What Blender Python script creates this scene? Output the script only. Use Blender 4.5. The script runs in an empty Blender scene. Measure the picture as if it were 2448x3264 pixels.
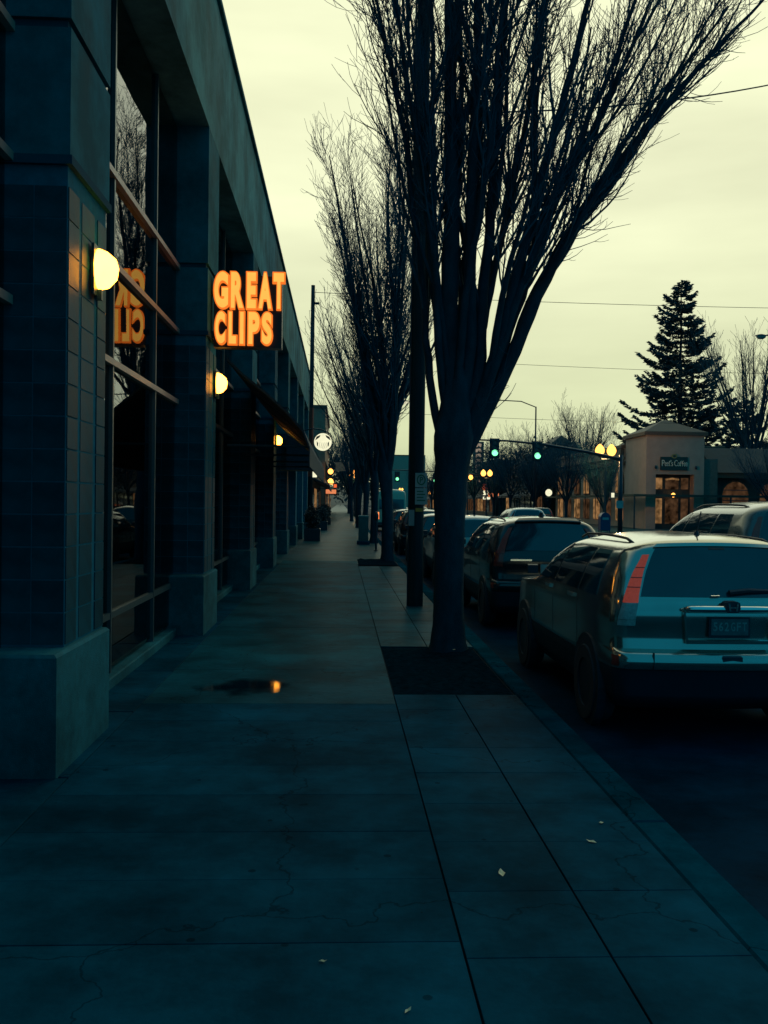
import bpy, math, random
import numpy as np
from mathutils import Vector, Matrix

R = math.radians
random.seed(7)
rng = np.random.default_rng(7)
sc = bpy.context.scene
col = sc.collection

# ------------------------------------------------------------------ camera
cam = bpy.data.cameras.new('camera')
cam.sensor_fit = 'HORIZONTAL'; cam.sensor_width = 36.0
cam.lens = 43.36
cam.clip_start = 0.05; cam.clip_end = 3000
camo = bpy.data.objects.new('camera', cam); col.objects.link(camo)
camo.matrix_world = (Matrix.Translation((0, 0, 1.75)) @ Matrix.Rotation(R(-2.68), 4, 'Z')
                     @ Matrix.Rotation(R(90 - 0.6), 4, 'X') @ Matrix.Rotation(R(0.7), 4, 'Z'))
sc.camera = camo

# ------------------------------------------------------------------ sky: dusk overcast, glow ahead
world = bpy.data.worlds.new('World'); sc.world = world; world.use_nodes = True
nt = world.node_tree; nt.nodes.clear()
def wn(t, **k):
    n = nt.nodes.new(t)
    for a, b in k.items(): setattr(n, a, b)
    return n
def wl(a, b): nt.links.new(a, b)
SUN_AZ = 4.0      # degrees right of the street direction
SUN_EL = -3.0
w_out = wn('ShaderNodeOutputWorld')
w_tc = wn('ShaderNodeTexCoord')
w_dot = wn('ShaderNodeVectorMath', operation='DOT_PRODUCT')
sd = Vector((math.sin(R(SUN_AZ)), math.cos(R(SUN_AZ)), 0.12)).normalized()
w_dot.inputs[1].default_value = sd
wl(w_tc.outputs['Generated'], w_dot.inputs[0])
w_mr = wn('ShaderNodeMapRange', interpolation_type='SMOOTHSTEP')
w_mr.inputs['From Min'].default_value = 0.02; w_mr.inputs['From Max'].default_value = 0.88
wl(w_dot.outputs['Value'], w_mr.inputs['Value'])
w_sep = wn('ShaderNodeSeparateXYZ'); wl(w_tc.outputs['Generated'], w_sep.inputs[0])
w_el = wn('ShaderNodeMapRange', interpolation_type='SMOOTHSTEP')
w_el.inputs['From Min'].default_value = 0.0; w_el.inputs['From Max'].default_value = 0.34
wl(w_sep.outputs['Z'], w_el.inputs['Value'])
w_map = wn('ShaderNodeMapping'); w_map.inputs['Scale'].default_value = (1.0, 1.0, 5.0)
wl(w_tc.outputs['Generated'], w_map.inputs['Vector'])
w_noi = wn('ShaderNodeTexNoise'); w_noi.inputs['Scale'].default_value = 1.9
w_noi.inputs['Detail'].default_value = 5; w_noi.inputs['Roughness'].default_value = 0.5
wl(w_map.outputs[0], w_noi.inputs['Vector'])
w_glow = wn('ShaderNodeMix', data_type='RGBA')
w_glow.inputs['A'].default_value = (0.71, 0.77, 0.45, 1)
w_glow.inputs['B'].default_value = (0.96, 0.99, 0.65, 1)
wl(w_el.outputs[0], w_glow.inputs['Factor'])
w_cl = wn('ShaderNodeMapRange')
w_cl.inputs['From Min'].default_value = 0.30; w_cl.inputs['From Max'].default_value = 0.70
w_cl.inputs['To Min'].default_value = 0.80; w_cl.inputs['To Max'].default_value = 1.08
wl(w_noi.outputs['Fac'], w_cl.inputs['Value'])
w_mix = wn('ShaderNodeMix', data_type='RGBA')
w_mix.inputs['A'].default_value = (0.006, 0.175, 0.275, 1)
wl(w_mr.outputs[0], w_mix.inputs['Factor']); wl(w_glow.outputs['Result'], w_mix.inputs['B'])
w_mul = wn('ShaderNodeVectorMath', operation='SCALE')
wl(w_mix.outputs['Result'], w_mul.inputs[0]); wl(w_cl.outputs[0], w_mul.inputs['Scale'])
bg1 = wn('ShaderNodeBackground'); bg1.inputs['Strength'].default_value = 1.0
wl(w_mul.outputs[0], bg1.inputs['Color'])
w_sky = wn('ShaderNodeTexSky', sky_type='NISHITA', sun_disc=False)
w_sky.sun_elevation = R(SUN_EL); w_sky.sun_rotation = R(SUN_AZ)
w_sky.ozone_density = 6.0; w_sky.dust_density = 0.6; w_sky.air_density = 1.5
bg2 = wn('ShaderNodeBackground'); bg2.inputs['Strength'].default_value = 0.05
wl(w_sky.outputs[0], bg2.inputs['Color'])
w_add = wn('ShaderNodeAddShader'); wl(bg1.outputs[0], w_add.inputs[0]); wl(bg2.outputs[0], w_add.inputs[1])
wl(w_add.outputs[0], w_out.inputs['Surface'])

sun = bpy.data.lights.new('sun', 'SUN'); sun.energy = 0.10; sun.angle = R(40); sun.color = (0.75, 0.95, 1.0)
suno = bpy.data.objects.new('sun', sun); col.objects.link(suno)
suno.rotation_euler = Vector((-sd.x, -sd.y, -0.35)).to_track_quat('-Z', 'Y').to_euler()

sc.view_settings.view_transform = 'Standard'
sc.view_settings.look = 'None'
sc.view_settings.exposure = 0.0
sc.view_settings.gamma = 1.0
sc.render.engine = 'CYCLES'
sc.cycles.max_bounces = 6

# ------------------------------------------------------------------ materials
MATS = {}
def mat(name, c, rough=0.6, metal=0.0, var=0.25, scale=6.0, bump=0.15, spec=0.5, rand=0.0, emit=None, coat=0.0, stretch=(1, 1, 1), pos=False):
    if name in MATS: return MATS[name]
    m = bpy.data.materials.new(name); m.use_nodes = True
    t = m.node_tree; b = t.nodes['Principled BSDF']
    b.inputs['Roughness'].default_value = rough; b.inputs['Metallic'].default_value = metal
    b.inputs['Specular IOR Level'].default_value = spec
    b.inputs['Coat Weight'].default_value = coat; b.inputs['Coat Roughness'].default_value = 0.05
    if emit is not None:
        b.inputs['Emission Color'].default_value = (*emit[:3], 1); b.inputs['Emission Strength'].default_value = emit[3]
    tc = t.nodes.new('ShaderNodeTexCoord'); mp = t.nodes.new('ShaderNodeMapping')
    mp.inputs['Scale'].default_value = stretch
    if pos:
        ge = t.nodes.new('ShaderNodeNewGeometry'); t.links.new(ge.outputs['Position'], mp.inputs['Vector'])
    else:
        t.links.new(tc.outputs['Object'], mp.inputs['Vector'])
    n1 = t.nodes.new('ShaderNodeTexNoise'); n1.inputs['Scale'].default_value = scale
    n1.inputs['Detail'].default_value = 6; n1.inputs['Roughness'].default_value = 0.65
    t.links.new(mp.outputs[0], n1.inputs['Vector'])
    mr = t.nodes.new('ShaderNodeMapRange')
    mr.inputs['From Min'].default_value = 0.25; mr.inputs['From Max'].default_value = 0.75
    mr.inputs['To Min'].default_value = 1 - var; mr.inputs['To Max'].default_value = 1 + var
    t.links.new(n1.outputs['Fac'], mr.inputs['Value'])
    fac = mr.outputs[0]
    if rand:
        oi = t.nodes.new('ShaderNodeObjectInfo'); m2 = t.nodes.new('ShaderNodeMapRange')
        m2.inputs['To Min'].default_value = 1 - rand; m2.inputs['To Max'].default_value = 1 + rand
        t.links.new(oi.outputs['Random'], m2.inputs['Value'])
        mm = t.nodes.new('ShaderNodeMath'); mm.operation = 'MULTIPLY'
        t.links.new(fac, mm.inputs[0]); t.links.new(m2.outputs[0], mm.inputs[1]); fac = mm.outputs[0]
    sv = t.nodes.new('ShaderNodeVectorMath'); sv.operation = 'SCALE'
    sv.inputs[0].default_value = c[:3]
    t.links.new(fac, sv.inputs['Scale']); t.links.new(sv.outputs[0], b.inputs['Base Color'])
    if var:
        r2 = t.nodes.new('ShaderNodeMapRange')
        r2.inputs['To Min'].default_value = max(0.02, rough * 0.8); r2.inputs['To Max'].default_value = min(1, rough * 1.2)
        t.links.new(n1.outputs['Fac'], r2.inputs['Value']); t.links.new(r2.outputs[0], b.inputs['Roughness'])
    if bump:
        n2 = t.nodes.new('ShaderNodeTexNoise'); n2.inputs['Scale'].default_value = scale * 9
        n2.inputs['Detail'].default_value = 4
        t.links.new(mp.outputs[0], n2.inputs['Vector'])
        bp = t.nodes.new('ShaderNodeBump'); bp.inputs['Strength'].default_value = bump; bp.inputs['Distance'].default_value = 0.01
        t.links.new(n2.outputs['Fac'], bp.inputs['Height']); t.links.new(bp.outputs[0], b.inputs['Normal'])
    MATS[name] = m
    return m

def emis(name, c, s):
    if name in MATS: return MATS[name]
    m = bpy.data.materials.new(name); m.use_nodes = True; t = m.node_tree; t.nodes.clear()
    o = t.nodes.new('ShaderNodeOutputMaterial'); e = t.nodes.new('ShaderNodeEmission')
    tc = t.nodes.new('ShaderNodeTexCoord'); n = t.nodes.new('ShaderNodeTexNoise'); n.inputs['Scale'].default_value = 5 if 'window' not in name else 2.2
    t.links.new(tc.outputs['Object'], n.inputs['Vector'])
    mr = t.nodes.new('ShaderNodeMapRange'); va = 0.2 if 'window' not in name else 1.0
    if va == 1.0: mr.inputs['From Min'].default_value = 0.3; mr.inputs['From Max'].default_value = 0.7
    mr.inputs['To Min'].default_value = s * (1 - va * 0.85); mr.inputs['To Max'].default_value = s * (1 + va * 0.9)
    t.links.new(n.outputs['Fac'], mr.inputs['Value']); t.links.new(mr.outputs[0], e.inputs['Strength'])
    e.inputs['Color'].default_value = (*c, 1); t.links.new(e.outputs[0], o.inputs['Surface'])
    MATS[name] = m
    return m

def glass(name, tint, wav=0.0):
    if name in MATS: return MATS[name]
    m = bpy.data.materials.new(name); m.use_nodes = True; t = m.node_tree; t.nodes.clear()
    o = t.nodes.new('ShaderNodeOutputMaterial'); mx = t.nodes.new('ShaderNodeMixShader')
    fr = t.nodes.new('ShaderNodeFresnel'); fr.inputs['IOR'].default_value = 1.75
    tr = t.nodes.new('ShaderNodeBsdfTransparent'); tr.inputs['Color'].default_value = (*tint, 1)
    gl = t.nodes.new('ShaderNodeBsdfGlossy'); gl.inputs['Roughness'].default_value = 0.012
    if wav:
        tc = t.nodes.new('ShaderNodeTexCoord'); n = t.nodes.new('ShaderNodeTexNoise'); n.inputs['Scale'].default_value = 1.3
        n.inputs['Detail'].default_value = 1
        t.links.new(tc.outputs['Object'], n.inputs['Vector'])
        bp = t.nodes.new('ShaderNodeBump'); bp.inputs['Strength'].default_value = 1.0; bp.inputs['Distance'].default_value = wav
        t.links.new(n.outputs['Fac'], bp.inputs['Height']); t.links.new(bp.outputs[0], gl.inputs['Normal'])
    t.links.new(fr.outputs[0], mx.inputs['Fac']); t.links.new(tr.outputs[0], mx.inputs[1]); t.links.new(gl.outputs[0], mx.inputs[2])
    t.links.new(mx.outputs[0], o.inputs['Surface'])
    MATS[name] = m
    return m

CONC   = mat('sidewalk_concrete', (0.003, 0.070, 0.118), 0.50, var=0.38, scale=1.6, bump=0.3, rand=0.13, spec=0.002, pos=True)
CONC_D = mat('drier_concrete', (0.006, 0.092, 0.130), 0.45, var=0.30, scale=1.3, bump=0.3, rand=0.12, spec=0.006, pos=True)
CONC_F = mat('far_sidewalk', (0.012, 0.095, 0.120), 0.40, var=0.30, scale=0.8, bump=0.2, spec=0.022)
KERB   = mat('kerb_concrete', (0.002, 0.066, 0.108), 0.6, var=0.3, scale=3, bump=0.25, rand=0.12, spec=0.0)
JOINT  = mat('joint_dirt', (0.002, 0.018, 0.032), 0.9, scale=9, spec=0.05)
ASPH   = mat('wet_asphalt', (0.001, 0.030, 0.062), 0.5, var=0.35, scale=1.5, bump=0.35, spec=0.004)
EARTH  = mat('ground_earth', (0.03, 0.045, 0.045), 0.9, scale=0.3)
SOIL   = mat('wet_soil', (0.003, 0.018, 0.030), 0.85, var=0.6, scale=12, bump=0.8, spec=0.0)
PAINT  = mat('road_paint', (0.35, 0.36, 0.32), 0.5, var=0.3, scale=5)
PRECAST = mat('precast_panel', (0.022, 0.180, 0.225), 0.8, var=0.16, scale=3, bump=0.15, stretch=(1, 1, 0.35), spec=0.05)
FASCIA = mat('fascia_stucco', (0.105, 0.310, 0.335), 0.85, var=0.18, scale=2.5, bump=0.2, stretch=(1, 1, 0.25), spec=0.08)
TILE   = mat('pillar_tile', (0.004, 0.068, 0.095), 0.45, var=0.4, scale=5, bump=0.1, rand=0.22, spec=0.06)
TILE_L = mat('pillar_strip', (0.10, 0.135, 0.135), 0.6, var=0.25, scale=6, bump=0.2)
GROUT  = mat('tile_grout', (0.010, 0.155, 0.225), 0.8, scale=10, spec=0.05)
STONE  = mat('base_stone', (0.020, 0.160, 0.195), 0.75, var=0.22, scale=14, bump=0.4, spec=0.06)
FRAME  = mat('window_frame', (0.05, 0.11, 0.13), 0.4, metal=0.5, var=0.1, bump=0.05)
FRAMER = mat('transom_bar', (0.55, 0.30, 0.24), 0.35, var=0.1, bump=0.05)
SOFFIT = mat('soffit', (0.008, 0.075, 0.115), 0.8, var=0.1, spec=0.05)
INTER  = mat('shop_interior', (0.10, 0.075, 0.05), 0.8, var=0.3, scale=2)
GLASS  = glass('shop_glass', (0.55, 0.62, 0.60), 0.0012)
BLACK  = mat('black_metal', (0.004, 0.036, 0.058), 0.4, var=0.1, bump=0.05)
CABIN  = mat('sign_cabinet', (0.014, 0.016, 0.018), 0.3, var=0.1, bump=0)
AWN    = mat('awning_canvas', (0.004, 0.042, 0.070), 0.8, var=0.25, scale=4, bump=0.3)
WOOD   = mat('pole_wood', (0.008, 0.040, 0.052), 0.85, spec=0.08, var=0.4, scale=7, bump=0.6, stretch=(1, 1, 0.08))
BARK   = mat('tree_bark', (0.008, 0.050, 0.074), 0.85, spec=0.08, var=0.4, scale=9, bump=0.7, stretch=(1, 1, 0.4))
TWIG   = mat('twig_bark', (0.018, 0.100, 0.150), 0.85, spec=0.08, var=0.3, scale=5, bump=0)
NEEDLE = mat('conifer_needles', (0.014, 0.075, 0.095), 0.7, var=0.4, scale=0.6, bump=0)
LEAF   = mat('evergreen_leaf', (0.014, 0.050, 0.062), 0.7, var=0.4, scale=0.6, bump=0)
WIRE   = mat('wire', (0.03, 0.035, 0.035), 0.6, var=0, bump=0)
RUBBER = mat('tyre_rubber', (0.004, 0.034, 0.055), 0.8, var=0.2)
ALLOY  = mat('wheel_alloy', (0.30, 0.34, 0.35), 0.3, metal=0.8, var=0.1, bump=0)
CARGL  = mat('car_glass', (0.004, 0.045, 0.072), 0.04, var=0.0, bump=0, spec=1.0)  # base tint lifted to stand in for sky reflected in the glass
CHROME = mat('chrome', (0.95, 0.95, 0.90), 0.12, metal=1.0, var=0.05, bump=0)
PLAST  = mat('black_plastic', (0.004, 0.034, 0.058), 0.55, var=0.15, bump=0.1)
LENSC  = mat('clear_lens', (0.42, 0.44, 0.42), 0.12, var=0.35, scale=40, bump=0.4, coat=0.6)
LENSR  = mat('red_lens_added_glow', (0.75, 0.06, 0.03), 0.12, var=0.35, scale=25, bump=0.3, coat=0.6, emit=(1.0, 0.12, 0.05, 0.15))  # weak emission added to brighten the parked car's lens, not a burning lamp
LENSD  = mat('dark_red_lens', (0.30, 0.03, 0.02), 0.12, var=0.25, scale=25, bump=0.3, coat=0.6)
LAMPG  = emis('lamp_glass_warm', (1.0, 0.37, 0.036), 15.0)
LAMPF  = emis('street_globe_warm', (1.0, 0.42, 0.08), 3.2)
ORANGE = emis('letter_orange', (1.0, 0.20, 0.022), 1.0)
YELLOW = emis('letter_core', (1.0, 0.50, 0.085), 1.05)
GREEN  = emis('signal_green', (0.20, 1.0, 0.42), 2.2)
WHITEL = emis('white_light', (0.95, 0.92, 0.62), 1.0)
TAILL  = emis('tail_lamp_lit', (1.0, 0.22, 0.05), 2.5)
WARMW  = emis('lit_window', (1.0, 0.52, 0.20), 0.20)
WARMD  = emis('dim_lit_window', (1.0, 0.50, 0.24), 0.045)
HEADL  = emis('orange_marker', (1.0, 0.45, 0.15), 0.8)

def weather(m, gum=True):
    """stains, gum spots and hairline cracks with shapes of their own, in world coordinates"""
    t = m.node_tree; b = t.nodes['Principled BSDF']; src = b.inputs['Base Color'].links[0].from_socket
    ge = t.nodes.new('ShaderNodeNewGeometry')
    n = t.nodes.new('ShaderNodeTexNoise'); n.inputs['Scale'].default_value = 0.9; n.inputs['Detail'].default_value = 8; n.inputs['Roughness'].default_value = 0.7
    t.links.new(ge.outputs['Position'], n.inputs['Vector'])
    r1 = t.nodes.new('ShaderNodeMapRange'); r1.inputs['From Min'].default_value = 0.40; r1.inputs['From Max'].default_value = 0.62; r1.inputs['To Min'].default_value = 0.58; r1.inputs['To Max'].default_value = 1.18
    t.links.new(n.outputs['Fac'], r1.inputs['Value'])
    v = t.nodes.new('ShaderNodeTexVoronoi'); v.inputs['Scale'].default_value = 3.4; t.links.new(ge.outputs['Position'], v.inputs['Vector'])
    r2 = t.nodes.new('ShaderNodeMapRange'); r2.inputs['From Min'].default_value = 0.055; r2.inputs['From Max'].default_value = 0.075; r2.inputs['To Min'].default_value = 0.50; r2.inputs['To Max'].default_value = 1.0
    t.links.new(v.outputs['Distance'], r2.inputs['Value'])
    nw = t.nodes.new('ShaderNodeTexNoise'); nw.inputs['Scale'].default_value = 2.5; nw.inputs['Detail'].default_value = 5; t.links.new(ge.outputs['Position'], nw.inputs['Vector'])
    mxv = t.nodes.new('ShaderNodeVectorMath'); mxv.operation = 'MULTIPLY_ADD'; mxv.inputs[1].default_value = (0.7, 0.7, 0.7)
    t.links.new(nw.outputs['Color'], mxv.inputs[0]); t.links.new(ge.outputs['Position'], mxv.inputs[2])
    c = t.nodes.new('ShaderNodeTexVoronoi'); c.feature = 'DISTANCE_TO_EDGE'; c.inputs['Scale'].default_value = 0.42; t.links.new(mxv.outputs[0], c.inputs['Vector'])
    r3 = t.nodes.new('ShaderNodeMapRange'); r3.inputs['From Min'].default_value = 0.0012; r3.inputs['From Max'].default_value = 0.004; r3.inputs['To Min'].default_value = 0.55; r3.inputs['To Max'].default_value = 1.0
    t.links.new(c.outputs['Distance'], r3.inputs['Value'])
    f = r1.outputs[0]
    for o in ((r2.outputs[0], r3.outputs[0]) if gum else ()):
        mm = t.nodes.new('ShaderNodeMath'); mm.operation = 'MULTIPLY'; t.links.new(f, mm.inputs[0]); t.links.new(o, mm.inputs[1]); f = mm.outputs[0]
    sv = t.nodes.new('ShaderNodeVectorMath'); sv.operation = 'SCALE'; t.links.new(src, sv.inputs[0]); t.links.new(f, sv.inputs['Scale'])
    t.links.new(sv.outputs[0], b.inputs['Base Color'])
for m_ in (CONC, CONC_D, CONC_F, KERB): weather(m_)
for m_ in (ASPH, STONE, PRECAST, FASCIA): weather(m_, False)

# ------------------------------------------------------------------ mesh helpers
class MB:
    def __init__(s): s.v = []; s.f = []
    def add(s, vs, fs):
        o = len(s.v); s.v += [tuple(map(float, p)) for p in vs]; s.f += [tuple(i + o for i in f) for f in fs]
        return s
    def box(s, x0, x1, y0, y1, z0, z1, ch=0.0):
        if ch <= 0:
            vs = [(x, y, z) for z in (z0, z1) for y in (y0, y1) for x in (x0, x1)]
            return s.add(vs, [(0, 2, 3, 1), (4, 5, 7, 6), (0, 1, 5, 4), (2, 6, 7, 3), (0, 4, 6, 2), (1, 3, 7, 5)])
        c = ch   # chamfer top edges + verticals
        def ring(i, z): return [(x0+i, y0+c*0.0+i, z), (x1-i, y0+i, z), (x1-i, y1-i, z), (x0+i, y1-i, z)]
        vs = ring(0, z0) + ring(0, z1 - c) + ring(c, z1)
        fs = [(3, 2, 1, 0), (8, 9, 10, 11)]
        for k in (0, 4):
            for j in range(4): fs.append((k + j, k + (j + 1) % 4, k + 4 + (j + 1) % 4, k + 4 + j))
        return s.add(vs, fs)
    def tube(s, pts, rad, n=6, cap=True):
        pts = [Vector(p) for p in pts]
        if not hasattr(rad, '__len__'): rad = [rad] * len(pts)
        vs = []; fs = []; a = None
        for i, p in enumerate(pts):
            t = (pts[min(i + 1, len(pts) - 1)] - pts[max(i - 1, 0)])
            t = t.normalized() if t.length > 1e-9 else Vector((0, 0, 1))
            if a is None:
                a = t.orthogonal().normalized()
            else:
                a = (a - t * a.dot(t)); a = a.normalized() if a.length > 1e-6 else t.orthogonal().normalized()
            b = t.cross(a)
            for k in range(n):
                an = 2 * math.pi * k / n
                vs.append(p + (a * math.cos(an) + b * math.sin(an)) * rad[i])
        for i in range(len(pts) - 1):
            for k in range(n):
                fs.append((i*n + k, i*n + (k+1) % n, (i+1)*n + (k+1) % n, (i+1)*n + k))
        if cap:
            fs.append(tuple(range(n - 1, -1, -1))); fs.append(tuple((len(pts)-1)*n + k for k in range(n)))
        return s.add(vs, fs)
    def lathe(s, prof, n=16, c=(0, 0, 0)):
        vs = []; fs = []
        for r, z in prof:
            for k in range(n):
                a = 2 * math.pi * k / n
                vs.append((c[0] + r * math.cos(a), c[1] + r * math.sin(a), c[2] + z))
        m = len(prof)
        for i in range(m - 1):
            for k in range(n):
                fs.append((i*n + k, i*n + (k+1) % n, (i+1)*n + (k+1) % n, (i+1)*n + k))
        fs.append(tuple(range(n - 1, -1, -1))); fs.append(tuple((m-1)*n + k for k in range(n)))
        return s.add(vs, fs)
    def disc_x(s, x0, x1, y, z, r, n=24, r1=None):     # solid disc whose axis is x
        r1 = r if r1 is None else r1
        vs = [(x0, y + r*math.cos(2*math.pi*k/n), z + r*math.sin(2*math.pi*k/n)) for k in range(n)]
        vs += [(x1, y + r1*math.cos(2*math.pi*k/n), z + r1*math.sin(2*math.pi*k/n)) for k in range(n)]
        fs = [(k, (k+1) % n, n + (k+1) % n, n + k) for k in range(n)] + [tuple(range(n-1, -1, -1)), tuple(range(n, 2*n))]
        return s.add(vs, fs)
    def disc_y(s, y0, y1, x, z, r, n=24, r1=None):
        r1 = r if r1 is None else r1
        vs = [(x + r*math.cos(2*math.pi*k/n), y0, z + r*math.sin(2*math.pi*k/n)) for k in range(n)]
        vs += [(x + r1*math.cos(2*math.pi*k/n), y1, z + r1*math.sin(2*math.pi*k/n)) for k in range(n)]
        fs = [(k, (k+1) % n, n + (k+1) % n, n + k) for k in range(n)] + [tuple(range(n-1, -1, -1)), tuple(range(n, 2*n))]
        return s.add(vs, fs)
    def prism_y(s, poly, y0, y1):                      # polygon in x,z extruded along y
        n = len(poly)
        vs = [(x, y0, z) for x, z in poly] + [(x, y1, z) for x, z in poly]
        return s.add(vs, [(k, (k+1) % n, n + (k+1) % n, n + k) for k in range(n)] + [tuple(range(n-1, -1, -1)), tuple(range(n, 2*n))])
    def prism_x(s, poly, x0, x1):                      # polygon in y,z extruded along x
        n = len(poly)
        vs = [(x0, y, z) for y, z in poly] + [(x1, y, z) for y, z in poly]
        return s.add(vs, [(k, (k+1) % n, n + (k+1) % n, n + k) for k in range(n)] + [tuple(range(n-1, -1, -1)), tuple(range(n, 2*n))])
    def mesh(s, name, m, smooth=False, fix=True):
        me = bpy.data.meshes.new(name)
        me.from_pydata(s.v, [], s.f); me.materials.append(m)
        if smooth: me.polygons.foreach_set('use_smooth', [True] * len(me.polygons))
        if fix:
            import bmesh
            bm = bmesh.new(); bm.from_mesh(me); bmesh.ops.recalc_face_normals(bm, faces=bm.faces); bm.to_mesh(me); bm.free()
        me.update()
        return me
    def build(s, name, m, parent=None, smooth=False, loc=None, fix=True):
        o = bpy.data.objects.new(name, s.mesh(name, m, smooth, fix)); col.objects.link(o)
        if parent: o.parent = parent
        if loc: o.location = loc
        return o

def B(x0, x1, y0, y1, z0, z1, ch=0.0): return MB().box(x0, x1, y0, y1, z0, z1, ch)
def tag(o, label, cat, group=None):
    o['label'] = label; o['category'] = cat
    if group: o['group'] = group
    return o
def thing(name, label, cat, loc=(0, 0, 0), rz=0.0, group=None):
    o = bpy.data.objects.new(name, None); col.objects.link(o); o.empty_display_size = 0.3
    o.location = loc; o.rotation_euler = (0, 0, rz)
    return tag(o, label, cat, group)
def struct(o): o['kind'] = 'structure'; return o
def inst(name, me, parent, loc=(0, 0, 0), rot=(0, 0, 0), scale=None):
    o = bpy.data.objects.new(name, me); col.objects.link(o); o.parent = parent
    o.location = loc; o.rotation_euler = rot
    if scale: o.scale = scale
    return o
def copy_tree(o, parent=None):
    c = o.copy(); col.objects.link(c); c.parent = parent
    for ch in list(o.children): copy_tree(ch, c)
    return c
def smooth_edges(o, ang=40):
    me = o.data
    me.polygons.foreach_set('use_smooth', [True] * len(me.polygons))
    try: me.set_sharp_from_angle(angle=R(ang))
    except Exception: pass
    return o

def glyph(ch, m, name, parent, x0, x1, z0, z1, y, depth=0.04, off=0.0, bold=True):
    """one letter, its bounding box fitted to x0..x1, z0..z1, front face at y looking to -y"""
    cu = bpy.data.curves.new('g', 'FONT'); cu.body = ch; cu.size = 1; cu.offset = off; cu.extrude = 0.02; cu.resolution_u = 6
    to = bpy.data.objects.new('g', cu); me = bpy.data.meshes.new_from_object(to)
    bpy.data.objects.remove(to); bpy.data.curves.remove(cu)
    co = np.empty(len(me.vertices) * 3); me.vertices.foreach_get('co', co); co = co.reshape(-1, 3)
    a, b = co.min(0), co.max(0); d = np.maximum(b - a, 1e-6)
    out = np.empty_like(co)
    out[:, 0] = x0 + (co[:, 0] - a[0]) / d[0] * (x1 - x0)
    out[:, 2] = z0 + (co[:, 1] - a[1]) / d[1] * (z1 - z0)
    out[:, 1] = y + (1 - (co[:, 2] - a[2]) / d[2]) * depth
    me.vertices.foreach_set('co', out.ravel()); me.materials.clear(); me.materials.append(m); me.name = name; me.update()
    o = bpy.data.objects.new(name, me); col.objects.link(o); o.parent = parent
    return o

# ================================================================== SETTING
struct(B(-600, 900, -60, 1600, -0.6, -0.30).build('ground', EARTH))
struct(B(1.835, 16.6, -20, 700, -0.34, -0.15).build('road', ASPH))
struct(B(16.6, 300, 46, 57.5, -0.33, -0.154).build('cross_street', ASPH))
for k, (xx, yy0, yy1) in enumerate([(8.9, -20, 45), (9.1, -20, 45), (8.9, 60, 400), (9.1, 60, 400)]):
    struct(B(xx - 0.05, xx + 0.05, yy0, yy1, -0.149, -0.146).build('centre_line', PAINT))

# near sidewalk: every slab a piece, bedded on a joint layer, then a sheet further off
walk = struct(B(-2.3, 1.63, -4, 52, -0.34, -0.022).build('sidewalk', JOINT))
def slab(x0, x1, y0, y1, dz=0.0):
    g = 0.0045; h = 0.0022
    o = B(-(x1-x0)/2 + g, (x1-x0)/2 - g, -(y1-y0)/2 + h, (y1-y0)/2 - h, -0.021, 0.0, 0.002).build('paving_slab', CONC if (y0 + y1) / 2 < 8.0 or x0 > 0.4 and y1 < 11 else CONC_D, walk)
    o.location = ((x0+x1)/2, (y0+y1)/2, dz + random.uniform(-0.0015, 0.0015))
    o.rotation_euler = (random.uniform(-.0008, .0008), random.uniform(-.0008, .0008), 0)
J0, J1, J2, J3 = -1.69, 0.50, 1.07, 1.63
y = 8.0
rows = []
while y > 0.4: rows.append((y - 0.62, y)); y -= 0.62
y = 8.0
while y < 26: rows.append((y, y + 1.62)); y += 1.62
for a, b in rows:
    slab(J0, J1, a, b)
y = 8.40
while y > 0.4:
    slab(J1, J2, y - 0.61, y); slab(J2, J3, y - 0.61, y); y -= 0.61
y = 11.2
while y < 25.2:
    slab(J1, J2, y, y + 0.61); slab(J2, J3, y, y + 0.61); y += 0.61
y = 0.4
while y < 26:                        # narrow strip against the shop front
    o = B(-0.30, 0.295, 0.008, 1.81, -0.021, -0.004, 0.004).build('border_slab', CONC, walk); o.location = (-1.99, y, 0); y += 1.83
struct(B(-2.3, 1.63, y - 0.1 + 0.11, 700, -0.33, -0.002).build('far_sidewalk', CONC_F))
kerb = struct(B(1.632, 1.80, -4, 700, -0.33, -0.03).build('kerb', JOINT))
for k in range(16):
    o = B(-0.095, 0.105, 0.006, 2.41, -0.145, 0.0, 0.012).build('kerb_stone', KERB, kerb); o.location = (1.73, 0.2 + k * 2.42, -0.001)
struct(B(1.634, 1.834, 0.2 + 16 * 2.42, 700, -0.32, -0.003).build('far_kerb', KERB))
struct(B(16.6, 60, 58, 700, -0.33, 0.0).build('opposite_sidewalk', CONC_F))
struct(B(16.6, 60, -20, 45.5, -0.33, 0.001).build('opposite_sidewalk', CONC_F))

def pit(yc, y0, y1):
    m = MB(); nx, ny = 10, 16
    vs = []
    for j in range(ny + 1):
        for i in range(nx + 1):
            x = J1 + 0.012 + (J3 - J1 - 0.024) * i / nx; yy = y0 + 0.012 + (y1 - y0 - 0.024) * j / ny
            d = math.hypot(x - 1.28, yy - yc)
            edge = min(i, nx - i, j, ny - j)
            vs.append((x, yy, -0.018 + (0.02 + 0.05 * math.exp(-(d / 0.42) ** 2) + random.uniform(-.015, .022)) * min(1, edge)))
    fs = [(j*(nx+1)+i, j*(nx+1)+i+1, (j+1)*(nx+1)+i+1, (j+1)*(nx+1)+i) for j in range(ny) for i in range(nx)]
    m.add(vs, fs)
    return m
o = pit(10.76, 8.40, 11.2).build('tree_pit', SOIL, smooth=True); struct(o)
o = pit(26.9, 25.6, 28.2).build('tree_pit', SOIL, smooth=True); o.location.z = 0.022; struct(o)

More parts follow.
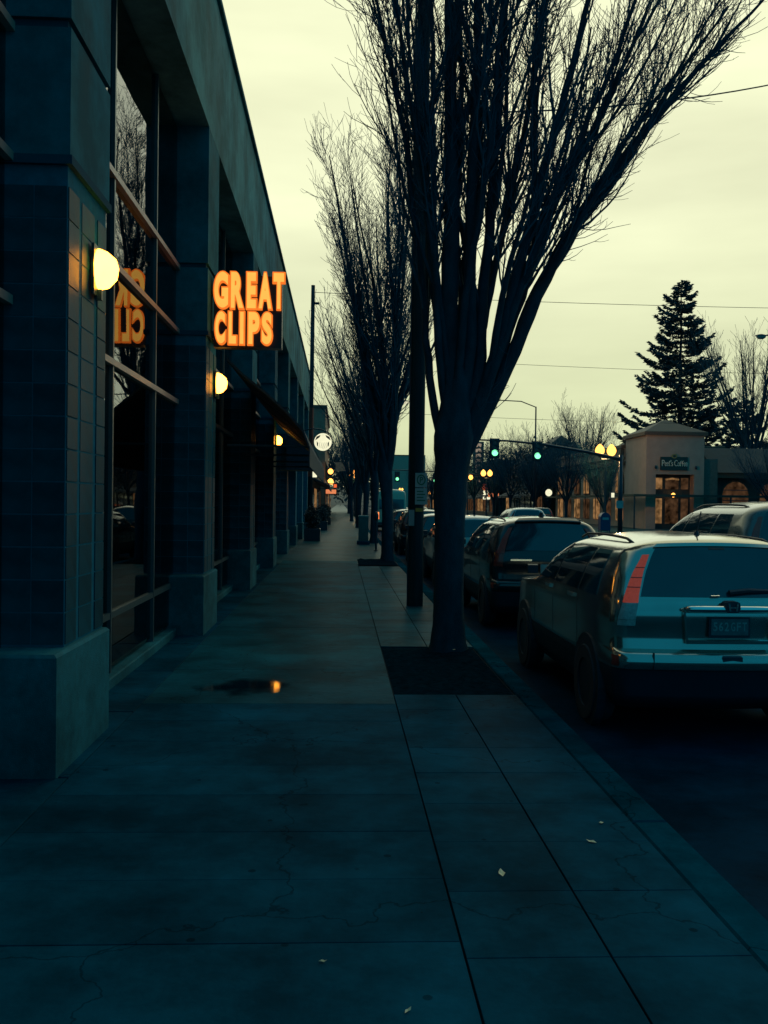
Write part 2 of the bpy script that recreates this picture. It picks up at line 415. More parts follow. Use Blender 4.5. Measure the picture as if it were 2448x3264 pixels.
# ================================================================== SHOP BUILDING (left)
shop = thing('shop_building', 'long teal-grey shop building with tiled pillars, tall windows and deep fascia', 'building', (-2.2, 0, 0))
def SB(mb, name, m, parent=shop, smooth=False):
    o = mb.build(name, m, smooth=smooth)
    o.parent = parent
    o.matrix_parent_inverse = Matrix.Translation((2.2, 0, 0)) if parent is shop else Matrix()
    return o
PY = [-0.05 + 6.2 * k for k in range(0, 9)]            # near edge of each pillar shaft
XO = -1.79
SB(B(-2.75, XO, -3, 51, 6.68, 8.66), 'fascia', FASCIA)
SB(B(-2.78, XO + 0.05, -3, 51.03, 8.662, 8.74), 'coping', PRECAST)
SB(B(-14, -2.755, -3, 51, 6.55, 8.2), 'roof', SOFFIT)
SB(B(-14, -13.7, -3, 50.9, -0.2, 6.54), 'back_wall', INTER)
SB(B(-13.6, -2.35, -3, 50.9, -0.2, -0.01), 'floor', INTER)
SB(B(-13.6, -2.35, -2.9, 50.8, 3.35, 3.45), 'ceiling', INTER)
SB(B(-13.6, -2.35, 50.6, 50.9, 0, 3.3), 'end_wall', INTER)
for yy in (8.2, 14.6, 20.6, 27):
    SB(B(-6.0, -5.9, yy, yy + 1.6, 0.0, 1.1), 'counter', INTER)
    SB(B(-7.2, -6.8, yy + 0.4, yy + 1.2, 3.30, 3.345), 'ceiling_lamp', WARMW)
    SB(B(-9.5, -9.3, yy - 1.2, yy + 2.4, 0.9, 2.2), 'wall_shelf', INTER)
tile_me = B(-0.103, 0.103, 0.014, 0.022, -0.103, 0.103, 0.0).mesh('tile', TILE)
strip_tile_me = B(-0.018, 0.0, -0.118, 0.118, -0.102, 0.102, 0.0).mesh('tile', TILE)
for k, p in enumerate(PY):
    dark = (k == 3)
    base = SB(B(-2.3, XO + 0.03, p - 0.30, p + 1.02, -0.2, 0.77, 0.02), 'pillar_base', STONE)
    pil = SB(B(-2.3, XO - 0.02, p + 0.02, p + 1.0, 0.772, 3.99), 'pillar', GROUT)
    if k in (1, 2, 3, 4, 5):
        for r in range(14):
            z = 0.89 + r * 0.2155
            for c in range(2):
                inst('tile', tile_me, pil, (XO - 0.02 - 0.108 - c * 0.214, p + 0.002, z))
            for c, yy in enumerate((0.15, 0.51, 0.87)):
                o = inst('tile', strip_tile_me, pil, (XO - 0.012 if c != 1 else XO - 0.016, p + yy, z))
                if c == 1: o.scale = (1, 1.35, 1)
    # precast blocks above, joint between them recessed
    SB(B(-2.3, XO, p, p + 1.02, 3.992, 4.82, 0.0), 'precast_block', PRECAST)
    SB(B(-2.3, XO - 0.03, p + 0.03, p + 0.99, 4.822, 4.88), 'joint_recess', SOFFIT)
    SB(B(-2.3, XO, p, p + 1.02, 4.882, 6.678), 'precast_block', PRECAST)
    SB(B(-2.3, XO + 0.015, p - 0.012, p + 1.032, 3.93, 3.99), 'band', SOFFIT)
pane_cache = {}
XG = -2.2
ZR = [0.10, 0.64, 3.04, 3.97, 4.81, 6.67]
for k in range(len(PY) - 1):
    a, b = PY[k] + 1.02, PY[k+1]
    SB(B(-2.32, -2.10, a, b, -0.15, 0.095, 0.012), 'window_sill', STONE)
    cuts = [a, a + 1.72, b - 1.46, b] if k < 4 else [a, b]
    for c in cuts[1:-1]:
        SB(B(XG - 0.06, XG + 0.035, c - 0.022, c + 0.022, 0.096, 6.675), 'mullion', FRAME)
    for zi, z in enumerate(ZR[1:-1]):
        SB(B(XG - 0.05, XG + 0.03 + (0.02 if zi else 0), a, b, z - 0.03, z + 0.03), 'transom', FRAMER if zi else FRAME)
    for i in range(len(cuts) - 1):
        for r in range(5):
            w, h = cuts[i+1] - cuts[i] - 0.044, ZR[r+1] - ZR[r] - 0.06
            key = (round(w, 3), round(h, 3))
            if key not in pane_cache: pane_cache[key] = B(-0.004, 0.004, -w/2, w/2, -h/2, h/2).mesh('pane', GLASS)
            o = inst('pane', pane_cache[key], shop, (XG - 0.006, (cuts[i]+cuts[i+1])/2, (ZR[r]+ZR[r+1])/2),
                     (0, random.uniform(-.0007, .0007), random.uniform(-.0007, .0007)))
            o.matrix_parent_inverse = Matrix.Translation((2.2, 0, 0))

# wall lamps: half-dome glass on a back plate
def sconce(y, x, label):
    t = thing('wall_lamp', label, 'lamp', (x, y, 3.40), 0, 'wall lamps on the tiled pillars')
    B(0.0, 0.02, -0.11, 0.11, -0.19, 0.17).build('back_plate', BLACK, t)
    m = MB(); vs = []; fs = []; n = 12; prof = [(-0.135, 0.03), (-0.12, 0.07), (-0.06, 0.115), (0.02, 0.125), (0.08, 0.11), (0.13, 0.06), (0.15, 0.02)]
    for z, r in prof:
        for i in range(n + 1):
            an = math.pi * i / n - math.pi / 2
            vs.append((0.022 + r * 1.15 * math.cos(an), r * math.sin(an), z))
    w = n + 1
    for j in range(len(prof) - 1):
        for i in range(n): fs.append((j*w+i, j*w+i+1, (j+1)*w+i+1, (j+1)*w+i))
    fs.append(tuple(range(n, -1, -1))); fs.append(tuple((len(prof)-1)*w + i for i in range(w)))
    m.add(vs, fs).build('lamp_shade', LAMPG, t, smooth=True)
    B(0.0, 0.05, -0.02, 0.02, -0.215, -0.14).build('bracket', BLACK, t)
    return t
sconce(PY[1] + 0.64, XO, 'half-dome wall lamp glowing warm on the pillar before the orange sign')
sconce(PY[2] + 0.86, XO, 'half-dome wall lamp glowing warm just below the orange lettered sign')
sconce(PY[4] + 0.80, XO, 'half-dome wall lamp glowing warm under the dark awning')

# blade sign
sgn = thing('blade_sign', 'glowing orange GREAT CLIPS blade sign on dark cabinet fixed to pillar', 'sign', (-1.79, 12.7, 3.8))
def SG(mb, name, m):
    o = mb.build(name, m); o.parent = sgn; o.matrix_parent_inverse = Matrix.Translation((1.79, -12.7, -3.8)); return o
SG(B(-1.75, -0.83, 12.66, 12.86, 3.83, 4.80), 'cabinet', CABIN)
SG(B(-1.788, -1.75, 12.69, 12.83, 3.95, 4.05), 'bracket', BLACK)
SG(B(-1.788, -1.75, 12.69, 12.83, 4.55, 4.65), 'bracket', BLACK)
rows_ = [('GREAT', [(905, 1028), (1030, 1142), (1150, 1236), (1238, 1352), (1348, 1446)], 385, 672),
         ('CLIPS', [(915, 1006), (1016, 1090), (1100, 1146), (1163, 1264), (1264, 1357)], 682, 940)]
for word, xs, ya, yb in rows_:
    for ch, (a, b) in zip(word, xs):
        x0 = -1.755 + (a - 905) * .001795; x1 = -1.755 + (b - 905) * .001795
        z1 = 4.85 - (ya - 385) * .001800; z0 = 4.85 - (yb - 385) * .001800
        L = glyph(ch, ORANGE, 'letter', sgn, x0, x1, z0, z1, 12.60, 0.058, 0.085)
        L.matrix_parent_inverse = Matrix.Translation((1.79, -12.7, -3.8))
        e = 0.018
        c = glyph(ch, YELLOW, 'letter_core', L, x0 + e, x1 - e, z0 + e, z1 - e, 12.592, 0.010, 0.05)

# ------------------------------------------------------------------ awning beyond the sign
awn = thing('shop_awning', 'dark sloping canvas awning over the shop entrance beyond the orange sign', 'awning', (-1.8, 14.7, 0))
def AW(mb, name, m, sm=False):
    o = mb.build(name, m, smooth=sm); o.parent = awn; o.matrix_parent_inverse = Matrix.Translation((1.8, -14.7, 0)); return o
prof = [(-1.80, 3.98), (-1.55, 3.74), (-1.2, 3.47), (-0.85, 3.16), (-0.60, 2.88), (-0.50, 2.62)]
m = MB()
poly = prof + [(x - 0.02, z - 0.03) for x, z in reversed(prof)]
m.prism_y(poly, 14.6, 26.5); AW(m, 'canopy', AWN)
AW(B(-0.515, -0.495, 14.6, 26.5, 2.30, 2.62), 'valance', AWN)
for k in range(5):
    yy = 14.7 + k * 2.93
    AW(MB().tube([(-1.8, yy, 2.62), (-0.53, yy, 2.62)], 0.018, 6), 'frame_bar', BLACK)
    AW(MB().tube([(x, yy, z - 0.045) for x, z in prof], 0.016, 6), 'frame_rib', BLACK)
awn2 = thing('shop_awning', 'dark quarter-round canvas awning under the round coffee sign', 'awning', (-1.8, 33, 0))
m = MB(); pr = [(-1.8 + 1.15 * math.sin(a), 2.75 + 1.15 * math.cos(a)) for a in np.linspace(0, math.pi/2, 9)]
m.prism_y(pr + [(x - 0.03, z - 0.03) for x, z in reversed(pr)], 30.5, 37.0)
o = m.build('canopy', AWN); o.parent = awn2; o.matrix_parent_inverse = Matrix.Translation((1.8, -33, 0))
o = MB().prism_y([(-1.8, 2.75)] + pr, 30.46, 30.49).build('end_panel', AWN); o.parent = awn2; o.matrix_parent_inverse = Matrix.Translation((1.8, -33, 0))

cs = thing('round_sign', 'round white lit coffee shop sign with green marks on curved bracket', 'sign', (-0.78, 39, 4.25))
MB().disc_y(-0.05, 0.05, 0, 0, 0.37, 28).build('sign_face', WHITEL, cs)
GRN = mat('sign_green', (0.01, 0.10, 0.06), 0.4)
ring = MB()
n = 28
vs = [(r*math.cos(2*math.pi*k/n), yy, r*math.sin(2*math.pi*k/n)) for yy in (-0.08, 0.08) for r in (0.372, 0.40) for k in range(n)]
fs = []
for k in range(n):
    j = (k+1) % n
    fs += [(k, j, n+j, n+k), (2*n+k, 3*n+k, 3*n+j, 2*n+j), (n+k, n+j, 3*n+j, 3*n+k), (k, 2*n+k, 2*n+j, j)]
ring.add(vs, fs).build('sign_rim', GRN, cs)
for sg in (-1, 1):
    MB().prism_y([(sg*0.10, 0.30), (sg*0.27, 0.22), (sg*0.33, 0.06), (sg*0.22, 0.14), (sg*0.14, 0.20)], -0.056, -0.051).build('green_mark', GRN, cs)
    MB().prism_y([(sg*0.20, -0.05), (sg*0.26, 0.04), (sg*0.25, -0.14), (sg*0.21, -0.20)], -0.056, -0.051).build('green_mark', GRN, cs)
for k in range(5):
    x = -0.16 + k*0.08
    MB().tube([(x, -0.054, -0.02), (x + 0.015, -0.054, -0.12), (x, -0.054, -0.22), (x + 0.01, -0.054, -0.3 + abs(x)*0.4)], 0.008, 4).build('wave_line', GRN, cs)
MB().tube([(-1.02, 0, 0.25), (-0.8, 0, 0.48), (-0.4, 0, 0.56), (-0.05, 0, 0.52), (0.22, 0, 0.40), (0.36, 0, 0.27)], 0.03, 6).build('bracket', BLACK, cs)

# ================================================================== TREES
def tubes_np(polys, n=3):
    V = []; F = []; o = 0
    for P, rad in polys:
        P = np.asarray(P, float); m = len(P)
        T = np.gradient(P, axis=0); T /= (np.linalg.norm(T, axis=1, keepdims=True) + 1e-9)
        ref = np.array([1.0, 0.0, 0.0]) if abs(T[0, 0]) < 0.8 else np.array([0, 1.0, 0])
        A = np.cross(T, ref); A /= (np.linalg.norm(A, axis=1, keepdims=True) + 1e-9); Bv = np.cross(T, A)
        k = np.arange(n) * 2 * math.pi / n
        ringv = P[:, None, :] + (A[:, None, :] * np.cos(k)[None, :, None] + Bv[:, None, :] * np.sin(k)[None, :, None]) * np.asarray(rad)[:, None, None]
        V.append(ringv.reshape(-1, 3))
        i = np.arange(m - 1)[:, None] * n; kk = np.arange(n)[None, :]; k2 = (kk + 1) % n
        q = np.stack([i + kk, i + k2, i + n + k2, i + n + kk], -1).reshape(-1, 4) + o
        F.append(q); o += m * n
    return np.concatenate(V), np.concatenate(F)
def np_mesh(name, V, F, m, smooth=True):
    me = bpy.data.meshes.new(name)
    nv, nf = len(V), len(F); k = F.shape[1]
    me.vertices.add(nv); me.vertices.foreach_set('co', V.astype(np.float32).ravel())
    me.loops.add(nf * k); me.loops.foreach_set('vertex_index', F.astype(np.int32).ravel())
    me.polygons.add(nf); me.polygons.foreach_set('loop_start', np.arange(nf, dtype=np.int32) * k)
    me.polygons.foreach_set('loop_total', np.full(nf, k, dtype=np.int32))
    me.polygons.foreach_set('use_smooth', [smooth] * nf)
    me.materials.append(m); me.update(calc_edges=True); me.validate()
    return me
def resample(pts, step):
    P = np.asarray(pts, float); d = np.r_[0, np.cumsum(np.linalg.norm(np.diff(P, axis=0), axis=1))]
    n = max(3, int(d[-1] / step) + 1); s = np.linspace(0, d[-1], n)
    Q = np.stack([np.interp(s, d, P[:, i]) for i in range(3)], 1)
    for _ in range(3): Q[1:-1] = (Q[:-2] + 2 * Q[1:-1] + Q[2:]) / 4
    return Q, d[-1]
def shoot(p, d, L, r0, r1, rg, up=0.10, wob=0.10, seg=0.16, follow=None, fw=0.0):
    n = max(3, int(L / seg)); P = [np.array(p, float)]; d = np.array(d, float); d /= np.linalg.norm(d)
    for i in range(n):
        d = d + rg.normal(0, wob, 3) + np.array([0, 0, up])
        if follow is not None: d = d + follow * fw
        d /= np.linalg.norm(d); P.append(P[-1] + d * L / n)
    return np.array(P), np.linspace(r0, r1, n + 1)
def clothe(limbs, rg, dens, blen, twl, tdens, ang=(18, 38), rb=(0.5, 0.03), tw_r=(0.0065, 0.0028), start=0.12, keep=None, up=0.07, third=True):
    """limbs: list of (P, radii).  Returns branches and twigs that follow each limb upward"""
    br = []; tw = []
    def side(t):
        v = rg.normal(0, 1, 3); v -= t * v.dot(t); return v / (np.linalg.norm(v) + 1e-9)
    for P, rad in limbs:
        seg = np.linalg.norm(np.diff(P, axis=0), axis=1); Lt = seg.sum(); cs_ = np.r_[0, np.cumsum(seg)]
        for _ in range(int(Lt * dens)):
            u = rg.uniform(start, 1.0); s = u * Lt
            p = np.array([np.interp(s, cs_, P[:, i]) for i in range(3)]); i = min(np.searchsorted(cs_, s), len(P) - 1); i = max(i, 1)
            t = P[i] - P[i-1]; t /= np.linalg.norm(t); r = np.interp(s, cs_, rad)
            a = R(rg.uniform(*ang)); d = t * math.cos(a) + side(t) * math.sin(a)
            L = rg.uniform(*blen) * (1.15 - 0.55 * u)
            r0 = min(r * rb[0], rb[1]) * rg.uniform(0.5, 1.0)
            Q, rr = shoot(p, d, L, r0, 0.004, rg, up=up, wob=0.07, follow=t, fw=0.05)
            br.append((Q, rr))
            nt_ = int(L * tdens)
            for _k in range(nt_):
                j = rg.integers(1, len(Q) - 1) if len(Q) > 3 else 1
                t2 = Q[j+1] - Q[j]; t2 /= np.linalg.norm(t2)
                a = R(rg.uniform(22, 55)); d2 = t2 * math.cos(a) + side(t2) * math.sin(a)
                l2 = rg.uniform(*twl)
                Q2, r2 = shoot(Q[j], d2, l2, min(rr[j] * 0.7, tw_r[0]), tw_r[1], rg, up=0.14, wob=0.10, seg=0.13)
                tw.append((Q2, r2))
                if third and len(Q2) > 3:
                    j2 = rg.integers(1, len(Q2) - 1); t3 = Q2[j2+1] - Q2[j2]; t3 /= np.linalg.norm(t3)
                    d3 = t3 * 0.8 + side(t3) * 0.6
                    tw.append(shoot(Q2[j2], d3, l2 * rg.uniform(0.3, 0.6), tw_r[1] * 1.1, tw_r[1] * 0.8, rg, up=0.16, wob=0.1, seg=0.12))
    return br, tw
def trunk_rings(P, rad, rg, n=14):
    V, F = tubes_np([(P, rad)], n)
    c = np.repeat(P, n, 0)
    ang = np.tile(np.arange(n), len(P))
    th = ang * 2 * math.pi / n
    f = 1 + 0.06 * np.sin(th * 3 + c[:, 2] * 0.9) + 0.035 * np.sin(th * 7 - c[:, 2] * 2.3) + rg.normal(0, 0.022, len(V)) + 0.10 * np.maximum(0, np.sin(th * 2 + 1.3) * np.sin(c[:, 2] * 2.6)) ** 6
    return c + (V - c) * f[:, None], F

# --- the big street tree beside the near parked car
rg = np.random.default_rng(11)
T1 = thing('street_tree', 'large bare upswept street tree in soil pit beside silver parked car', 'tree', (1.265, 10.76, 0))
tp, _ = resample([(0, 0, -0.05), (0, 0, 0.15), (0.0, 0, 1.0), (0.015, 0, 1.9), (0.04, 0, 2.4), (0.06, 0, 2.95), (0.07, 0, 3.4)], 0.08)
tr = np.interp(tp[:, 2], [0, 0.12, 0.5, 1.5, 2.1, 2.5, 2.95, 3.4], [0.25, 0.205, 0.175, 0.168, 0.185, 0.235, 0.17, 0.10])
V, F = trunk_rings(tp, tr, rg, 22)
o = bpy.data.objects.new('trunk', np_mesh('trunk', V, F, BARK)); col.objects.link(o); o.parent = T1
rg = np.random.default_rng(12)
limb_px = [  # (x, z) paths relative to the trunk, depth drift, base radius
    ([(-0.06, 2.35), (-0.22, 2.9), (-0.30, 3.8), (-0.40, 5.0), (-0.62, 6.3), (-0.95, 7.6), (-1.1, 8.8)], 0.25, 0.05),
    ([(-0.06, 2.9), (-0.20, 3.7), (-0.28, 5.0), (-0.36, 6.6), (-0.52, 9.2)], -0.35, 0.05),
    ([(0.02, 2.5), (0.00, 3.6), (-0.02, 5.6), (-0.08, 7.6), (-0.12, 9.8)], 0.1, 0.125),
    ([(0.10, 2.7), (0.20, 3.6), (0.20, 5.0), (0.22, 7.0), (0.2, 9.6)], -0.15, 0.085),
    ([(0.14, 2.6), (0.36, 3.5), (0.46, 4.6), (0.60, 6.2), (0.72, 9.0)], 0.2, 0.08),
    ([(0.16, 2.5), (0.48, 3.3), (0.74, 4.3), (1.02, 5.6), (1.40, 7.3), (1.75, 9.0)], -0.3, 0.085),
    ([(0.17, 2.35), (0.50, 2.98), (0.86, 3.70), (1.22, 4.65), (1.90, 5.72), (2.75, 6.70), (3.75, 7.8)], 0.0, 0.095),
    ([(0.30, 2.75), (0.66, 3.5), (1.0, 4.5), (1.50, 5.8), (2.05, 7.0), (2.8, 8.4)], 0.5, 0.06),
    ([(0.28, 2.7), (0.58, 3.5), (0.88, 4.4), (1.28, 5.5), (1.8, 6.9), (2.3, 8.3)], -0.5, 0.06),
    ([(0.12, 2.8), (0.36, 3.8), (0.62, 5.0), (0.88, 6.5), (1.15, 8.0), (1.35, 9.4)], 0.7, 0.055),
    ([(0.05, 3.0), (0.10, 4.0), (0.22, 5.4), (0.34, 7.0), (0.4, 9.2)], 0.9, 0.05),
    ([(-0.02, 3.1), (-0.14, 4.0), (-0.22, 5.2), (-0.3, 7.0), (-0.4, 9.2)], 0.7, 0.045),
    ([(0.06, 3.0), (0.10, 4.0), (0.28, 5.2), (0.40, 6.6), (0.5, 9.0)], -0.9, 0.05),
    ([(-0.02, 3.0), (-0.12, 3.9), (-0.3, 5.0), (-0.55, 6.2), (-0.8, 7.6), (-0.95, 8.8)], -0.6, 0.04),
    ([(0.42, 2.9), (0.78, 3.55), (1.1, 4.4), (1.75, 5.55), (2.55, 6.70), (3.35, 7.8)], 0.3, 0.05),
]
limbs = []
for path, dep, r in limb_px:
    zt = path[-1][1]
    pts = [(x + 0.0, dep * max(0, (z - 2.5)) / (zt - 2.5) * 1.0, z) for x, z in path]
    P, L = resample(pts, 0.22); P[2:] += np.cumsum(rg.normal(0, 0.012, (len(P) - 2, 3)), 0)
    r *= 0.93
    limbs.append((P, np.interp(np.linspace(0, 1, len(P)), [0, 0.15, 0.6, 1], [r * 1.15, r, r * 0.58, 0.014])))
sub = []
for P, rad in limbs:                                   # heavy secondary stems that run with the limb
    for _ in range(3):
        i = int(rg.integers(4, max(6, int(len(P) * 0.6)))); t = P[i+1] - P[i]; t /= np.linalg.norm(t)
        v = rg.normal(0, 1, 3); v[0] += 0.15; v -= t * v.dot(t); v /= np.linalg.norm(v)
        Q, rr = shoot(P[i], t * 0.92 + v * 0.40, rg.uniform(2.2, 3.8), rad[i] * 0.62, 0.010, rg, up=0.035, wob=0.035, seg=0.2, follow=t, fw=0.12)
        sub.append((Q, rr))
V, F = tubes_np(limbs, 9)
o = bpy.data.objects.new('limbs', np_mesh('limbs', V, F, BARK)); col.objects.link(o); o.parent = T1
V, F = tubes_np(sub, 7)
o = bpy.data.objects.new('limbs', np_mesh('limbs', V, F, BARK)); col.objects.link(o); o.parent = T1
br, tw = clothe(limbs + sub, rg, 3.2, (0.8, 2.0), (0.25, 0.65), 7.5, ang=(14, 32), rb=(0.5, 0.022), start=0.24)
V, F = tubes_np(br, 4); V2, F2 = tubes_np(tw, 3)
Fq = np.concatenate([F, F2 + len(V)])
o = bpy.data.objects.new('crown', np_mesh('crown', np.concatenate([V, V2]), Fq, TWIG)); col.objects.link(o); o.parent = T1
# low shoots springing from the right side of the fork
tw = []
for k in range(9):
    Q, rr = shoot((0.30 + rg.uniform(-.05, .1), rg.uniform(-.1, .1), rg.uniform(2.5, 2.95)), (1, rg.normal(0, .4), 0.8), rg.uniform(0.4, 0.8), 0.006, 0.003, rg, up=0.12, wob=0.12, seg=0.09)
    tw.append((Q, rr))
    for _ in range(4):
        j = rg.integers(1, len(Q) - 1); tw.append(shoot(Q[j], rg.normal(0, 1, 3) + np.array([0.6, 0, 0.8]), rg.uniform(0.1, 0.22), 0.004, 0.0025, rg, up=0.15, seg=0.06))
V, F = tubes_np(tw, 3)
o = bpy.data.objects.new('side_shoots', np_mesh('side_shoots', V, F, TWIG)); col.objects.link(o); o.parent = T1

def bare_tree_meshes(seed, H, fork, r, nl, spread, dens, blen, twl, tdens, bend=0.0, tw_r=(0.011, 0.006), third=True, ang=(14, 34)):
    rg = np.random.default_rng(seed)
    tp, _ = resample([(0, 0, -0.05), (0, 0, 0.15), (rg.normal(0, .04), rg.normal(0, .04), fork * 0.6), (rg.normal(0, .06), rg.normal(0, .06), fork + 0.5)], 0.3)
    tr = np.interp(tp[:, 2], [0, 0.25, fork * 0.7, fork, fork + 0.5], [r * 1.35, r, r * 0.95, r * 1.25, r * 0.7])
    TV, TF = trunk_rings(tp, tr, rg, 10)
    limbs = []
    for k in range(nl):
        a = 2 * math.pi * (k + rg.uniform(-.3, .3)) / nl; an = R(rg.uniform(*spread)) * (0.25 if k == 0 else 1)
        d = np.array([math.cos(a) * math.sin(an), math.sin(a) * math.sin(an), math.cos(an)])
        L = (H - fork) * rg.uniform(0.78, 1.0) / max(0.5, math.cos(an * 0.7))
        P, rr = shoot(np.array([0, 0, fork + rg.uniform(-0.4, 0.4)]) + d * 0.05, d, L * 0.93, r * rg.uniform(0.42, 0.62), 0.015, rg, up=bend, wob=0.035, seg=0.4)
        limbs.append((P, rr))
        i = int(rg.integers(2, max(3, len(P) // 2))); t = P[i+1] - P[i]; t /= np.linalg.norm(t); v = rg.normal(0, 1, 3); v -= t * v.dot(t); v /= np.linalg.norm(v)
        limbs.append(shoot(P[i], t * 0.9 + v * 0.45, L * 0.55, rr[i] * 0.6, 0.012, rg, up=0.03, wob=0.04, seg=0.35, follow=t, fw=0.1))
    LV, LF = tubes_np(limbs, 6)
    br, tw = clothe(limbs, rg, dens, blen, twl, tdens, ang=ang, rb=(0.5, 0.03), tw_r=tw_r, third=third, up=0.06)
    a1, f1 = tubes_np(br, 3); a2, f2 = tubes_np(tw, 3)
    V = np.concatenate([TV, LV]); F = np.concatenate([TF, LF + len(TV)])
    return np_mesh('trunk', V, F, BARK), np_mesh('crown', np.concatenate([a1, a2]), np.concatenate([f1, f2 + len(a1)]), TWIG)
def put_tree(ms, label, x, y, s=1.0, rz=0.0, sz=None, z=0.0, name='street_tree', group=None):
    t = thing(name, label, 'tree', (x, y, z), rz, group)
    for nm, me in zip(('trunk', 'crown'), ms): inst(nm, me, t, scale=(s, s, sz or s))
    return t
FAST = bare_tree_meshes(21, 12.5, 2.7, 0.175, 11, (7, 17), 3.6, (1.2, 3.0), (0.35, 0.9), 4.2, bend=0.012, tw_r=(0.010, 0.0055))
FAST2 = bare_tree_meshes(22, 11.5, 2.6, 0.16, 10, (8, 19), 2.4, (1.2, 2.8), (0.4, 0.9), 3.2, bend=0.01, tw_r=(0.016, 0.009), third=False)
ROUND = bare_tree_meshes(23, 10.0, 2.4, 0.17, 11, (16, 44), 3.2, (1.2, 2.8), (0.5, 1.2), 3.2, bend=0.02, tw_r=(0.022, 0.012), third=False, ang=(20, 48))
ROUND2 = bare_tree_meshes(24, 11.0, 2.8, 0.18, 10, (14, 40), 3.2, (1.4, 3.0), (0.5, 1.2), 3.2, bend=0.02, tw_r=(0.022, 0.012), third=False, ang=(20, 48))
put_tree(FAST, 'bare columnar street tree standing between utility box and wooden pole', 1.37, 26.9, 1.0, 0.4)
put_tree(FAST2, 'bare columnar street tree just behind the grey utility box', 1.42, 39.5, 1.0, 1.3)
put_tree(FAST2, 'bare columnar street tree farther along the shop sidewalk, beyond the utility box', 1.3, 50.5, 0.95, 2.6)
put_tree(FAST, 'bare columnar street tree beside the pale van', 1.2, 63, 0.9, 4.0)
put_tree(FAST2, 'bare columnar street tree across from the brick building', 1.0, 84, 0.95, 5.0)
GT = 'bare trees lining the far pavement'
for k, (x, y, s, ms) in enumerate([(19.0, 66, 0.62, ROUND), (19.2, 78, 0.72, ROUND2), (19.4, 92, 0.8, ROUND), (19.0, 103, 0.85, ROUND2), (19.6, 118, 0.85, ROUND),
                                   (19.1, 132, 0.9, ROUND2), (19.4, 150, 0.9, ROUND), (19.2, 172, 0.95, ROUND2), (19.3, 196, 0.95, ROUND), (19.3, 235, 1.0, ROUND2)]):
    put_tree(ms, 'bare round-crowned tree in the row along the opposite pavement', x, y, s, k * 1.3, group=GT)
put_tree(ROUND2, 'bare tree on the forecourt of the dark wing beside coffee shop', 30.5, 64, 0.62, 0.7)
put_tree(ROUND, 'bare spreading tree at the far end of the dark coffee shop wing', 34.0, 66, 0.60, 3.4)
put_tree(FAST2, 'tall pale bare tree rising beyond the conifer at picture edge roofline', 37.0, 82, 1.75, 1.1)
put_tree(ROUND2, 'bare twiggy tree behind the dark hipped roofs', 33.5, 125, 1.45, 2.1)
put_tree(ROUND, 'small bare tree behind the dark hipped roofs beside the twiggy one', 27.5, 128, 1.25, 0.6)
put_tree(ROUND2, 'bare tree closing the shop sidewalk beyond the brick building', -2.5, 122, 1.05, 0.2)
put_tree(ROUND, 'bare tree behind the hanging banner beyond the brick building', 1.2, 138, 1.15, 2.2)
put_tree(ROUND2, 'bare street tree by the twin lamp on the shop side', 1.4, 150, 1.0, 4.4)

# --- conifer
def conifer(label, x, y, H, Wd, seed, name='conifer_tree'):
    rg = np.random.default_rng(seed)
    t = thing(name, label, 'tree', (x, y, 0))
    P = np.stack([np.zeros(12), np.zeros(12), np.linspace(0, H, 12)], 1); P[1:, :2] += rg.normal(0, 0.05, (11, 2))
    V, F = tubes_np([(P, np.linspace(0.42, 0.03, 12))], 8)
    inst('trunk', np_mesh('trunk', V, F, BARK), t)
    Q = []; limbs = []
    z = H * 0.22
    while z < H - 0.3:
        u = (z - H * 0.22) / (H * 0.78)
        wmax = Wd * (1 - u) ** 0.72 + 0.18
        for k in range(int(5 + 3 * (1 - u))):
            a = rg.uniform(0, 2 * math.pi); L = wmax * rg.uniform(0.55, 1.12)
            h = np.array([math.cos(a), math.sin(a), 0]); n = 7; s = np.linspace(0, 1, n)
            sag = -0.16 * L * np.sin(s * math.pi * 0.75) + 0.20 * L * s ** 3 + 0.10 * L * s * u * 2
            B_ = h[None] * (s * L)[:, None]; B_[:, 2] = z + sag
            limbs.append((B_, np.linspace(0.05 * (1 - u) + 0.012, 0.008, n)))
            side = np.array([-h[1], h[0], 0])
            for _ in range(int(L * 42)):
                v = rg.uniform(0.15, 1) ** 0.8; p = np.array([np.interp(v, s, B_[:, i]) for i in range(3)])
                wd = 0.34 * L * (1.05 - v) + 0.12
                p = p + side * rg.uniform(-1, 1) * wd + np.array([0, 0, rg.uniform(-0.16, 0.07)])
                d = h * rg.uniform(0.4, 1) + side * rg.uniform(-0.8, 0.8) + np.array([0, 0, rg.uniform(-0.25, 0.35)]); d /= np.linalg.norm(d)
                w = np.cross(d, rg.normal(0, 1, 3)); w /= np.linalg.norm(w)
                l = rg.uniform(0.25, 0.6); ww = rg.uniform(0.06, 0.13)
                Q.append([p - w * ww * .4, p + d * l * .5 - w * ww, p + d * l, p + d * l * .5 + w * ww])
        z += 0.42 + 0.2 * (1 - u)
    V, F = tubes_np(limbs, 4); inst('limbs', np_mesh('limbs', V, F, BARK), t)
    V = np.array(Q).reshape(-1, 3); F = np.arange(len(V)).reshape(-1, 4)
    inst('crown', np_mesh('crown', V, F, NEEDLE, False), t)
    return t
conifer('tall dark conifer rising behind the coffee shop tower', 37.0, 100, 26.5, 7.2, 31)
conifer('low dark conifer standing to the side of the tall one', 45.5, 103, 14.0, 4.6, 33)

